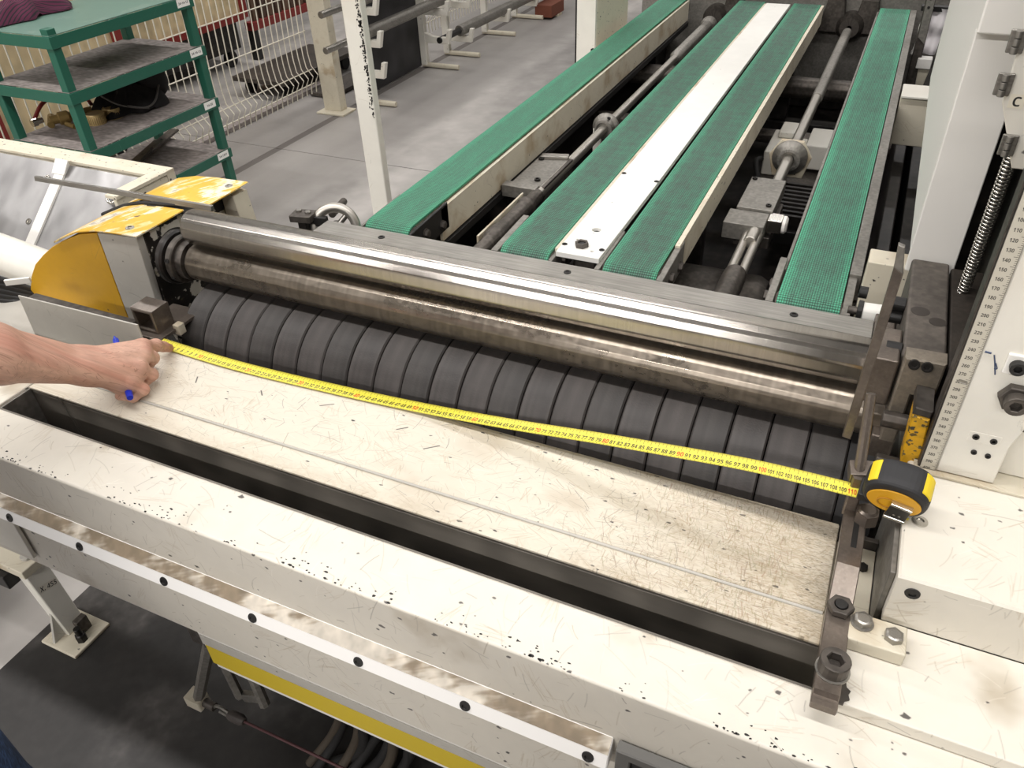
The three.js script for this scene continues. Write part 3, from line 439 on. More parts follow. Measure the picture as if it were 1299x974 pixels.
{ const t = thing('centre_plate', 'white cover plate with nut and holes between two green belts', 'plate', [-0.45, 0.96, -2.3]);
  part(t, 'plate', prismY([[-0.494, -1.226], [-0.410, -1.226], [-0.406, -1.572], [-0.494, -1.572]], 0.957, 0.968, 0.0008, [circle(-0.453, -1.336, 0.009), circle(-0.473, -1.286, 0.0038), circle(-0.431, -1.250, 0.0038)]), M.whitePlate);
  part(t, 'plate', box(-0.494, -0.406, 0.957, 0.968, -3.38, -1.5735, 0.0008), M.whitePlate);
  for (const [x, z, r] of [[-0.453, -1.336, 0.0088], [-0.473, -1.286, 0.0036], [-0.431, -1.250, 0.0036]]) part(t, 'hole', cyl([x, 0.957, z], [x, 0.9615, z], r), M.black, 'dark drilled hole');
  part(t, 'edge_strip', box(-0.502, -0.4945, 0.955, 0.966, -3.38, -1.24, 0.0008), M.creamDirty);
  const n = part(t, 'hex_nut', nut([-0.456, 0.968, -1.261], [0, 1, 0], 0.0135, 0.009, 0.007), M.steelDark); part(n, 'stud', cyl([-0.456, 0.966, -1.261], [-0.456, 0.974, -1.261], 0.0065), M.black);
  for (const [x, z] of [[-0.489, -1.258], [-0.416, -1.26], [-0.49, -1.62], [-0.41, -1.60]]) part(t, 'screw', flatScrew([x, 0.968, z], [0, 1, 0], 0.0055), M.screwDark);
  part(t, 'under_channel', [box(-0.488, -0.416, 0.90, 0.957, -3.38, -1.30, 0.002), box(-0.47, -0.43, 0.88, 0.955, -1.30, -1.262, 0.003)], M.steelDark);
}
// ---------------------------------------------------------------- shafts and clamps between the belts
{ const t = thing('drive_shaft', 'long round steel shaft between the two left green belts', 'shaft', [-0.70, 0.88, -2.3]);
  part(t, 'shaft', cyl([-0.70, 0.885, -3.40], [-0.70, 0.885, -1.60], 0.0125), M.shaft);
  part(t, 'sleeve', lathe([-0.70, 0.885, -1.62], [0, 0, 1], [[0, 0], [0.016, 0.0], [0.017, 0.05], [0.022, 0.06], [0.022, 0.075], [0.019, 0.08], [0.019, 0.2], [0.023, 0.21], [0.023, 0.25], [0.018, 0.26], [0.018, 0.42], [0, 0.42]], 28), M.steelDark, 'dark stepped sleeve');
  part(t, 'far_coupling', lathe([-0.70, 0.885, -3.36], [0, 0, 1], [[0.01, 0], [0.03, 0], [0.03, 0.03], [0.021, 0.04], [0.021, 0.5], [0.013, 0.52], [0.0125, 0.52]], 28), M.steelDull);
  const b = part(t, 'bearing_flange', lathe([-0.70, 0.885, -2.125], [0, 0, 1], [[0.0125, 0], [0.034, 0], [0.038, 0.004], [0.038, 0.014], [0.030, 0.02], [0.026, 0.035], [0.020, 0.036], [0.0185, 0.03], [0.0125, 0.03]], 32), M.steelDull);
  part(b, 'grub_screw', capScrew([-0.70 + 0.012, 0.914, -2.10], [0.4, 1, 0], 0.005, 0.004), M.black);
  part(t, 'bearing_foot', box(-0.735, -0.71, 0.80, 0.88, -2.12, -2.105, 0.002), M.cream);
  const s = thing('clamp_block', 'steel clamp block with two screws and pale knob between the left belts', 'clamp', [-0.74, 0.88, -1.7]);
  part(s, 'front_bar', box(-0.790, -0.702, 0.872, 0.902, -1.640, -1.612, 0.002), M.steelDull);
  part(s, 'base_plate', box(-0.778, -0.700, 0.884, 0.898, -1.832, -1.641, 0.002), M.steelDull);
  part(s, 'rear_key', boxAt([-0.735, 0.902, -1.82], [0.07, 0.008, 0.022], [0, 0.25, 0]), M.steel);
  part(s, 'side_cheek', box(-0.700, -0.690, 0.85, 0.898, -1.83, -1.64, 0.002), M.steelDark);
  for (const [x, z] of [[-0.765, -1.80], [-0.722, -1.672]]) part(s, 'screw', capScrew([x, 0.898, z], [0, 1, 0], 0.0075, 0.005), M.screwDark);
  part(s, 'knob', prismX([[0.868, -1.655], [0.868, -1.62], [0.885, -1.612], [0.898, -1.622], [0.902, -1.645], [0.89, -1.66]], -0.835, -0.808, 0.003), M.creamDirty, 'pale worn knob');
  part(s, 'knob_stem', prismX([[0.872, -1.65], [0.872, -1.62], [0.895, -1.62], [0.895, -1.65]], -0.81, -0.79, 0.002), M.steelDark);
  const g = thing('guide_strip', 'pale flat guide strip beside the dark shaft sleeve', 'guide', [-0.73, 0.87, -1.45]);
  part(g, 'strip', prismX([[0.84, -1.36], [0.84, -1.60], [0.895, -1.60], [0.895, -1.36]], -0.732, -0.727, 0.001), M.creamDirty);
  part(g, 'foot', box(-0.745, -0.727, 0.80, 0.84, -1.60, -1.36, 0.002), M.blackOily);
}
{ const t = thing('drive_shaft', 'long round steel shaft left of the rightmost green belt', 'shaft', [-0.19, 0.88, -2.3]);
  part(t, 'shaft', cyl([-0.185, 0.885, -3.38], [-0.190, 0.885, -1.55], 0.0135), M.shaft);
  part(t, 'far_sleeve', cyl([-0.185, 0.885, -3.36], [-0.186, 0.885, -2.55], 0.0175, 0.0165), M.steelDull);
  for (const x of [-0.203, -0.180]) part(t, 'rod', cyl([x, 0.88, -1.62], [x, 0.878, -1.40], 0.009), M.shaft);
  part(t, 'near_sleeve', lathe([-0.1915, 0.878, -1.42], [0, 0, 1], [[0, 0], [0.022, 0], [0.0235, 0.02], [0.0235, 0.10], [0.028, 0.115], [0.028, 0.19], [0, 0.19]], 28), M.steelDark, 'dark near sleeve');
  const b = part(t, 'bearing_flange', lathe([-0.187, 0.885, -2.06], [0, 0, 1], [[0.0135, 0], [0.040, 0], [0.043, 0.004], [0.043, 0.014], [0.034, 0.02], [0.028, 0.03], [0.022, 0.031], [0.0135, 0.026]], 32), M.steelDull);
  part(b, 'flange_plate', prismZ([[-0.240, 0.885], [-0.215, 0.925], [-0.160, 0.925], [-0.135, 0.885], [-0.15, 0.83], [-0.225, 0.83]], -2.072, -2.060, 0.002), M.creamDirty);
  const s = thing('clamp_block', 'pale steel clamp block with square knob left of the rightmost belt', 'clamp', [-0.21, 0.86, -1.7]);
  part(s, 'front_bar', box(-0.258, -0.172, 0.862, 0.900, -1.672, -1.60, 0.002), M.steelDull);
  part(s, 'base_plate', box(-0.245, -0.166, 0.870, 0.906, -1.850, -1.673, 0.002), M.steelDull);
  part(s, 'lower_jaw', box(-0.235, -0.16, 0.835, 0.862, -1.82, -1.63, 0.002), M.steelDark);
  for (const [x, z] of [[-0.236, -1.835], [-0.180, -1.695]]) part(s, 'screw', capScrew([x, 0.906, z], [0, 1, 0], 0.006, 0.004), M.screwDark);
  part(s, 'knob', box(-0.172, -0.140, 0.872, 0.902, -1.675, -1.635, 0.003), M.bright); part(s, 'knob_cap', lathe([-0.140, 0.887, -1.655], [1, 0, 0], [[0, 0], [0.019, 0], [0.019, 0.006], [0.014, 0.010], [0, 0.010]], 20), M.white, 'white knob cap');
}
{ // machinery under the belts
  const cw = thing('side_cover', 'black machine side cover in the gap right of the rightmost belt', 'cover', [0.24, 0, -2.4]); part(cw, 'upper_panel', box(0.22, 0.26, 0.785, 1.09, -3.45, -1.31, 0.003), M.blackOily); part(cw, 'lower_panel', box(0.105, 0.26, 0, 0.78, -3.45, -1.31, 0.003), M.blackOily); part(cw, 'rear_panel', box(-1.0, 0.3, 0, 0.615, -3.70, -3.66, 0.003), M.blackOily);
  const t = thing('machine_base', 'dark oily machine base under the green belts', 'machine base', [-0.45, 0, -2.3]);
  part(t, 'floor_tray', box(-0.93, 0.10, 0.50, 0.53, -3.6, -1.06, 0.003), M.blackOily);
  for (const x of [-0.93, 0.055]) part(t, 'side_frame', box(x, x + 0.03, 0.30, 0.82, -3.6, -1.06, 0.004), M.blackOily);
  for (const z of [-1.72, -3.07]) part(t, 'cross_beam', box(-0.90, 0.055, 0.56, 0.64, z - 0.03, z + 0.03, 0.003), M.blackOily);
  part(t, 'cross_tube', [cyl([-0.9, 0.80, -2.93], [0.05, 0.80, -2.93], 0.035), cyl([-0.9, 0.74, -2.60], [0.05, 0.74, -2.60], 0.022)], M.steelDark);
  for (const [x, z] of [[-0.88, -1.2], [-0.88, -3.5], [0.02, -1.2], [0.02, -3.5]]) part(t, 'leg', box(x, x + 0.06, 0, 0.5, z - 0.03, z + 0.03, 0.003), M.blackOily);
  const m = thing('gear_motor', 'pale small gear motor low between the right hand belts', 'motor', [-0.24, 0.7, -2.45]);
  part(m, 'body', [box(-0.295, -0.215, 0.69, 0.765, -2.60, -2.40, 0.006), box(-0.275, -0.225, 0.765, 0.785, -2.62, -2.52, 0.005)], M.cream);
  part(m, 'terminal_box', [box(-0.185, -0.12, 0.70, 0.775, -2.62, -2.46, 0.005), box(-0.21, -0.19, 0.715, 0.75, -2.60, -2.50, 0.004)], M.cream);
  part(m, 'lead', tube([[-0.29, 0.735, -2.42], [-0.31, 0.74, -2.38], [-0.29, 0.70, -2.33], [-0.26, 0.64, -2.3]], 0.008, 8), M.rubberBlack);
  part(m, 'ledge', box(-0.30, -0.10, 0.66, 0.69, -2.62, -2.36, 0.003), M.steelDark);
  const f = thing('finned_block', 'dark finned block under the shaft bearing between the right belts', 'heat sink', [-0.15, 0.7, -2.3]);
  part(f, 'base', box(-0.225, -0.095, 0.62, 0.66, -2.36, -2.10, 0.003), M.black); for (let i = 0; i < 9; i++) part(f, 'fin', box(-0.222, -0.098, 0.66, 0.70, -2.35 + i * 0.028, -2.338 + i * 0.028, 0.001), M.blackOily);
  const d = thing('curved_housing', 'dark rounded housing low under the near end of the right belts', 'housing', [-0.24, 0.7, -1.55]);
  part(d, 'shell', lathe([-0.36, 0.70, -1.56], [1, 0, 0], [[0, 0], [0.085, 0], [0.095, 0.012], [0.095, 0.2], [0.085, 0.22], [0, 0.22]], 40), M.steelDark);
  part(d, 'plate', [box(-0.33, -0.12, 0.64, 0.70, -1.44, -1.32, 0.004), box(-0.30, -0.11, 0.72, 0.745, -1.30, -1.15, 0.004)], M.steelDark);
  const e = thing('end_beam', 'grimy grey cross beam at the far end of the belts', 'machine beam', [-0.4, 0.8, -3.55]);
  part(e, 'beam', box(-1.02, 0.30, 0.62, 1.02, -3.72, -3.50, 0.004), M.steelDull);
  part(e, 'top_ledge', box(-1.02, 0.30, 1.02, 1.05, -3.74, -3.47, 0.003), M.steelDull);
  for (const x of [-0.63, -0.25, -0.13]) part(e, 'bracket', prismZ([[x - 0.05, 0.86], [x + 0.05, 0.86], [x + 0.03, 0.98], [x - 0.03, 0.98]], -3.50, -3.46, 0.003), M.steelDark);
  for (const x of [-0.70, -0.185]) part(e, 'shaft_bearing', lathe([x, 0.885, -3.50], [0, 0, 1], [[0.01, 0], [0.05, 0], [0.05, 0.04], [0.035, 0.07], [0.01, 0.07]], 28), M.steelDark);
}
// ---------------------------------------------------------------- right hand machine frame
{ const t = thing('side_block', 'cream machine side block with black screw right of the table', 'machine block', [0.5, 0.94, -0.8]);
  part(t, 'body', [prismY([[0.1195, -0.618], [1.1, -0.618], [1.1, -0.82], [0.1195, -0.82]], 0.945, 1.018, 0.0025), box(0.1195, 1.1, 0.60, 0.944, -1.2, -0.66, 0.003)], M.creamWorn);
  part(t, 'screw', flatScrew([0.137, 0.999, -0.6178], [0, 0, 1], 0.0075), M.black); part(t, 'screw', flatScrew([0.1355, 1.018, -0.7035], [0, 1, 0], 0.0085), M.bright, 'bright washer screw');
  part(t, 'left_cheek', box(0.1135, 0.119, 0.86, 1.008, -0.80, -0.63, 0.001), M.steelDull);
  const d = thing('deck_plate', 'thick cream deck plate over the beam right of the trough', 'deck plate', [0.6, 0.93, -0.56]);
  part(d, 'plate', box(0.0695, 1.1, 0.9305, 0.9475, -0.6175, -0.5025, 0.002), M.creamWorn);
  part(d, 'sub_frame', box(0.075, 1.1, 0.70, 0.9295, -0.618, -0.521, 0.002), M.creamDirty);
  const k = thing('lug_block', 'small cream lug block with two hexagon bolts beside the arm', 'block', [0.11, 0.9475, -0.58]);
  part(k, 'body', box(0.086, 0.142, 0.948, 0.966, -0.602, -0.566, 0.002), M.creamDirty);
  for (const x of [0.099, 0.129]) part(k, 'bolt', hexBolt([x, 0.966, x < 0.11 ? -0.590 : -0.583], [0, 1, 0], 0.0095, 0.006, x < 0.11 ? 0.0115 : 0), M.steel);
  const c = thing('channel_plate', 'dirty steel channel floor between the table and the side block', 'plate', [0.09, 0.9, -0.7]);
  part(c, 'plate', box(0.068, 0.1125, 0.905, 0.912, -0.748, -0.619, 0.001), M.creamDirty); part(c, 'rear_lip', box(0.068, 0.1125, 0.905, 0.925, -0.756, -0.749, 0.001), M.steelDark);
  part(c, 'bolt', hexBolt([0.100, 0.912, -0.715], [0, 1, 0], 0.006, 0.005), M.screwDark);
}
{ // upright guard cabinet with the scale
  const t = thing('guard_cabinet', 'tall cream guard cabinet with bolts at the right picture edge', 'cabinet', [0.4, 1.02, -0.85]);
  const T = prismZ([[0.1475, 1.022], [0.206, 1.022], [0.206, 1.075], [0.226, 1.16], [0.226, 2.1], [0.1475, 2.1]], -0.815, -0.790, 0.0015);
  part(t, 'front_panel', T, M.cream);
  part(t, 'wing_panel', prismZ([[0.207, 1.022], [0.9, 1.022], [0.9, 2.1], [0.227, 2.1], [0.227, 1.16], [0.207, 1.075]], -0.845, -0.812, 0.0015), M.cream);
  part(t, 'left_return', box(0.1285, 0.1305, 1.022, 2.1, -0.815, -0.791, 0.0005), M.steelDark);
  part(t, 'base_rail', [box(0.125, 0.9, 1.0185, 1.0215, -0.84, -0.782, 0.0005)], M.creamDirty);
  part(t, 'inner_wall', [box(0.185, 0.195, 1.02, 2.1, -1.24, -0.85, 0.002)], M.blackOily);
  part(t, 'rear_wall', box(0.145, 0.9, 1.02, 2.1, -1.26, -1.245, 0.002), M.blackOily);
  for (const [x, y, r] of [[0.172, 1.081, 0.0035], [0.1895, 1.080, 0.0035], [0.176, 1.060, 0.003], [0.190, 1.059, 0.003]]) part(t, 'screw', capScrew([x, y, -0.7905], [0, 0, 1], r, 0.0025), M.black);
  part(t, 'nut_plate', box(0.165, 0.196, 1.074, 1.087, -0.7908, -0.7895, 0.0004), M.cream);
  part(t, 'lug', box(0.170, 0.21, 1.168, 1.192, -0.7905, -0.7865, 0.0015), M.white); part(t, 'bolt', capScrew([0.181, 1.180, -0.7865], [0, 0, 1], 0.0075, 0.008), M.black);
  for (const [x, y, z] of [[0.1905, 1.143, -0.79], [0.213, 1.110, -0.812]]) part(t, 'clamp_bolt', [nut([x, y, z], [0, 0, 1], 0.0165, 0.010, 0.008), capScrew([x, y, z + 0.010], [0, 0, 1], 0.011, 0.012)], M.steelDark);
  const sc = thing('scale_rule', 'narrow upright millimetre rule on the cream guard cabinet edge', 'ruler', [0.139, 1.022, -0.79]);
  part(sc, 'backing', box(0.1308, 0.1472, 1.022, 1.44, -0.7925, -0.7895, 0.0004), M.steelDull);
  part(sc, 'printed_face', planeQuad([0.1312, 1.0225, -0.7892], [0.1468, 1.0225, -0.7892], [0.1468, 1.4368, -0.7892], [0.1312, 1.4368, -0.7892]), M.rule);
  const p = thing('pen_marks', 'blue pen scribble beside the millimetre rule', 'scribble', [0.155, 1.16, -0.79]);
  part(p, 'stroke', [tube([[0.1585, 1.186, -0.7897], [0.162, 1.176, -0.7897], [0.166, 1.163, -0.7897]], 0.0007, 5), tube([[0.1495, 1.1875, -0.7897], [0.1555, 1.187, -0.7897]], 0.0012, 5), tube([[0.1625, 1.177, -0.7897], [0.1655, 1.170, -0.7897], [0.163, 1.170, -0.7897]], 0.0006, 5)], mat({ color: 0x3d4a66, roughness: 0.6 }));
}
{ const t = thing('guard_column', 'broad white upright guard beside the rightmost green belt', 'guard', [0.2, 1.09, -1.4]);
  part(t, 'front_face', box(0.082, 0.1445, 1.075, 1.405, -1.172, -1.160, 0.002), M.white);
  part(t, 'left_face', prismX([[1.102, -1.172], [1.100, -1.45], [1.105, -2.05], [1.18, -2.10], [2.1, -2.35], [2.1, -1.172]], 0.082, 0.088, 0.002), M.white);
  part(t, 'upper_box', box(0.0815, 0.60, 1.405, 2.1, -1.172, -1.140, 0.003), M.white);
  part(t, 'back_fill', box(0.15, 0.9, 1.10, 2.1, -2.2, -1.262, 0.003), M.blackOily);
  const h = thing('hinged_door', 'pale hinged door with three steel hinges at the top right', 'door', [0.2, 1.32, -0.95]);
  part(h, 'leaf', prismZ([[0.1105, 1.383], [0.139, 1.318], [0.60, 1.318], [0.60, 2.0], [0.1085, 2.0], [0.1085, 1.43]], -0.957, -0.950, 0.0012), M.greyPlate.clone()); h.children[0].material.map = M.cream.map;
  for (const [x, y] of [[0.1045, 1.444], [0.1055, 1.403], [0.1275, 1.343]]) { const g = part(h, 'hinge', [box(x - 0.007, x + 0.008, y - 0.011, y + 0.011, -0.95, -0.946, 0.001)], M.steel); part(g, 'knuckle', [0, 1, 2].map((i) => cyl([x, y - 0.011 + i * 0.0075, -0.944], [x, y - 0.0045 + i * 0.0075, -0.944], 0.0035)), M.steelDull); }
  const lc = canvasText(64, 64, '#e2dccb', (x) => { x.fillStyle = '#22211f'; x.font = 'bold 60px sans-serif'; x.textAlign = 'center'; x.textBaseline = 'middle'; x.fillText('C', 32, 34); });
  part(h, 'letter', planeQuad([0.1155, 1.380, -0.9496], [0.1295, 1.380, -0.9496], [0.1295, 1.394, -0.9496], [0.1155, 1.394, -0.9496]), mat({ map: plainTex(lc), roughness: 0.5 }), 'printed letter');
}
{ const t = thing('spring', 'upright coil spring in the dark slot beside the rule', 'spring', [0.155, 1.07, -1.09]);
  const pts = []; for (let i = 0; i <= 62 * 10; i++) { const a = i / 10 * 6.28318; pts.push([0.155 + 0.0066 * Math.cos(a), 1.072 + i / 620 * 0.30, -1.09 + 0.0066 * Math.sin(a)]); }
  part(t, 'coil', tube(pts, 0.0017, 6, 1240), M.bright); part(t, 'rod', cyl([0.155, 1.06, -1.09], [0.155, 1.5, -1.09], 0.0035), M.steelDull);
}
{ const t = thing('bearing_block', 'dusty dark cast bearing block with oil prints at the right roller end', 'bearing block', [0.115, 0.95, -1.0]);
  const b = box(0.0875, 0.1365, 1.0, 1.100, -1.155, -0.895, 0.004); part(t, 'body', b, M.cast);
  part(t, 'slide', box(0.1395, 0.182, 1.0, 1.094, -1.155, -0.83, 0.003), M.castDark);
  part(t, 'front_plate', prismZ([[0.0895, 0.985], [0.108, 0.985], [0.108, 1.062], [0.133, 1.062], [0.1335, 1.114], [0.0895, 1.113]], -0.894, -0.868, 0.002), M.castPlate, 'worn front clamp plate');
  for (const x of [0.1005, 0.1145]) part(t, 'socket_screw', capScrew([x, 1.1065, -0.868], [0, 0.25, 1], 0.0063, 0.004), M.screwDark);
  for (const [y, z, l] of [[1.086, -1.04, 0.02], [1.066, -1.04, 0.022], [1.092, -0.915, 0.018], [1.066, -0.912, 0.02]]) part(t, 'side_screw', capScrew([0.0875, y, z], [-1, 0, 0], 0.0095, l), M.black);
  for (const [x, z, r] of [[0.1035, -1.005, 0.0115], [0.1245, -0.985, 0.0105]]) part(t, 'oil_stain', lathe([x, 1.1, z], [0, 1, 0], [[0, 0.0003], [r, 0.0003], [r, 0.0001]], 24), mat({ color: 0x38322d, roughness: 0.5 }));
  part(t, 'journal_block', box(0.0565, 0.0865, 1.030, 1.098, -0.955, -0.880, 0.003), M.oilyBar);
  part(t, 'lower_block', box(0.080, 0.108, 0.93, 0.99, -0.93, -0.87, 0.003), M.oilyBar);
  for (const [y, z, x] of [[1.03, -0.855, 0.088], [0.99, -0.82, 0.092]]) part(t, 'stud', cyl([x - 0.004, y, z], [x + 0.028, y, z], 0.0105), M.steelDark);
  part(t, 'pointer', [boxAt([0.1372, 1.125, -0.855], [0.0015, 0.05, 0.016]), boxAt([0.1372, 1.149, -0.825], [0.0015, 0.004, 0.07]), boxAt([0.1405, 1.1485, -0.7875], [0.0085, 0.0014, 0.008], [0, 0, -0.1])], M.steel, 'bent pointer strip');
  const y = thing('yellow_stop', 'chipped yellow stop block in front of the bearing block', 'stop block', [0.12, 1.0, -0.81]);
  part(y, 'yellow_body', prismZ([[0.112, 1.008], [0.133, 1.008], [0.1265, 1.080], [0.1075, 1.082]], -0.835, -0.802, 0.002), M.yellowChipped);
  part(y, 'cap', prismZ([[0.1075, 1.0822], [0.1265, 1.0805], [0.127, 1.091], [0.1085, 1.0925]], -0.85, -0.803, 0.0015), M.steelDark);
  part(y, 'stud', cyl([0.122, 0.985, -0.815], [0.122, 1.013, -0.815], 0.006), M.bright);
}
{ // cream parts behind the bearing block
  const t = thing('support_beam', 'cream cross beam with chips right of the rightmost belt near end', 'machine beam', [0.08, 0.9, -1.26]);
  part(t, 'beam', box(0.034, 0.40, 0.86, 1.035, -1.30, -1.25, 0.002), M.creamChipped);
  const w = thing('white_roller', 'short white cylinder below the cream cross beam', 'cylinder', [0.07, 1.018, -1.12]);
  part(w, 'barrel', cyl([0.040, 1.018, -1.12], [0.0865, 1.020, -1.12], 0.0145), M.whitePlate); part(w, 'collar', [cyl([0.033, 1.018, -1.12], [0.040, 1.018, -1.12], 0.0165), cyl([0.030, 1.034, -1.15], [0.042, 1.034, -1.15], 0.009)], M.black); part(w, 'pin', cyl([0.02, 1.018, -1.12], [0.033, 1.018, -1.12], 0.006), M.steelDark);
  const s = thing('end_box', 'small worn steel box beside the bridge plate right end', 'block', [0.075, 1.01, -1.06]);
  part(s, 'body', box(0.058, 0.0855, 1.0, 1.032, -1.10, -1.04, 0.002), M.oilyBar);
  const f = thing('far_block', 'grey cream block in the gap right of the rightmost belt', 'block', [0.06, 0.9, -2.3]);
  part(f, 'body', box(0.036, 0.20, 0.86, 0.985, -2.36, -2.30, 0.003), M.creamDirty); part(f, 'lip', box(0.036, 0.20, 0.985, 0.990, -2.40, -2.29, 0.001), M.cream);
  const v = thing('upright_bar', 'grey flat upright bar with holes in the dark gap at the top right', 'bar', [0.06, 0.9, -3.0]);
  part(v, 'bar', prismZ([[0.054, 0.53], [0.084, 0.53], [0.073, 1.20], [0.045, 1.20]], -3.02, -3.0, 0.002), M.steelDark); part(v, 'upper_plate', prismZ([[0.0525, 0.97], [0.076, 0.95], [0.072, 1.20], [0.0455, 1.20]], -2.9995, -2.992, 0.001), M.steelDull);
  for (const y of [1.06, 1.085]) part(v, 'hole_plug', cyl([0.060, y, -2.992], [0.060, y, -2.990], 0.004), M.black);
  const b = thing('white_sheet', 'white plastic sheet hanging in the dark gap at the top right', 'sheet', [0.1, 0.9, -3.05]);
  { const g = new THREE.PlaneGeometry(0.05, 0.14, 6, 14), p = g.attributes.position; for (let i = 0; i < p.count; i++) p.setXYZ(i, p.getX(i) + 0.092 - 0.02 * (p.getY(i) + 0.07) / 0.14 * -0.4, p.getY(i) + 0.975, -3.06 + 0.006 * Math.sin(p.getY(i) * 90) + 0.008 * Math.sin(p.getX(i) * 140)); g.computeVertexNormals(); part(b, 'sheet', g, mat({ color: 0xe8e4e6, roughness: 0.5, side: THREE.DoubleSide })); }
  part(b, 'hook', tube([[0.058, 1.03, -3.07], [0.052, 0.99, -3.07], [0.054, 0.94, -3.07], [0.046, 0.90, -3.07]], 0.005, 6), M.white); part(b, 'back_bar', box(0.04, 0.13, 1.035, 1.05, -3.09, -3.06), M.black);
  const q = thing('white_fitting', 'small white fitting under the hanging white sheet', 'fitting', [0.095, 0.86, -3.0]);
  part(q, 'head', box(0.068, 0.112, 0.875, 0.908, -3.03, -2.99, 0.003), M.white); part(q, 'stem', prismZ([[0.085, 0.79], [0.10, 0.79], [0.112, 0.875], [0.075, 0.875]], -3.02, -3.0, 0.002), M.creamDirty);
}
// ---------------------------------------------------------------- clamp arm with rods
{ const t = thing('locking_lever', 'oily dark steel lever with bolts lying across the trough right end', 'lever', [0.078, 0.9475, -0.58]);
  part(t, 'lower_bar', prismX([[0.951, -0.484], [0.951, -0.62], [0.966, -0.62], [0.966, -0.496], [0.960, -0.494], [0.960, -0.484]], 0.064, 0.0885, 0.001), M.oilyBar);
  part(t, 'cranked_bar', prismX([[0.952, -0.60], [0.968, -0.60], [0.985, -0.645], [0.985, -0.735], [0.972, -0.735], [0.972, -0.642]].reverse(), 0.064, 0.0885, 0.001, []), M.oilyBar);
  part(t, 'slot', box(0.0755, 0.0815, 0.9851, 0.9856, -0.720, -0.672, 0.0001), M.black);
  const b1 = part(t, 'socket_bolt', capScrew([0.078, 0.966, -0.522], [0, 1, 0], 0.0145, 0.018), M.steelDark, 'large socket cap bolt'); part(b1, 'washer', cyl([0.078, 0.966, -0.522], [0.078, 0.968, -0.522], 0.0165), M.steel);
  const b2 = part(t, 'hex_nut', nut([0.0765, 0.967, -0.598], [0, 1, 0], 0.0135, 0.008, 0.0065), M.steelDark); part(b2, 'stud', cyl([0.0765, 0.967, -0.598], [0.0765, 0.976, -0.598], 0.006), M.black);
  part(t, 'rod_nut', hexBolt([0.0865, 0.985, -0.718], [0, 1, 0], 0.013, 0.016), M.oilyBar);
  part(t, 'toothed_shim', prismY(Array.from({ length: 22 }, (_, i) => { const a = i / 22 * 6.283, r = i % 2 ? 0.0165 : 0.014; return [0.083 + r * Math.cos(a), -0.512 + r * Math.sin(a)]; }), 0.948, 0.951, 0.0003), M.steelDark);
  const r = thing('upright_rod', 'tall oily steel rod standing in front of the right roller ends', 'rod', [0.06, 0.985, -0.76]);
  part(r, 'lower_link', [prismZ([[0.062, 0.975], [0.078, 0.975], [0.074, 1.035], [0.062, 1.035]], -0.742, -0.728, 0.002), cyl([0.068, 1.03, -0.738], [0.0585, 1.118, -0.775], 0.0062, 0.0055, 12)], M.oilyBar);
  part(r, 'joint_block', boxAt([0.070, 1.03, -0.745], [0.026, 0.022, 0.02], [0.3, 0.2, 0.1]), M.oilyBar);
  part(r, 'blade', prismZ([[0.0425, 1.045], [0.0525, 1.043], [0.0555, 1.262], [0.0455, 1.268]], -0.788, -0.781, 0.0012), M.oilyBar, 'flat blade');
  part(r, 'bent_tip', prismZ([[0.0455, 1.265], [0.0555, 1.260], [0.050, 1.290], [0.0435, 1.292]], -0.789, -0.782, 0.001), M.steelDull);
}
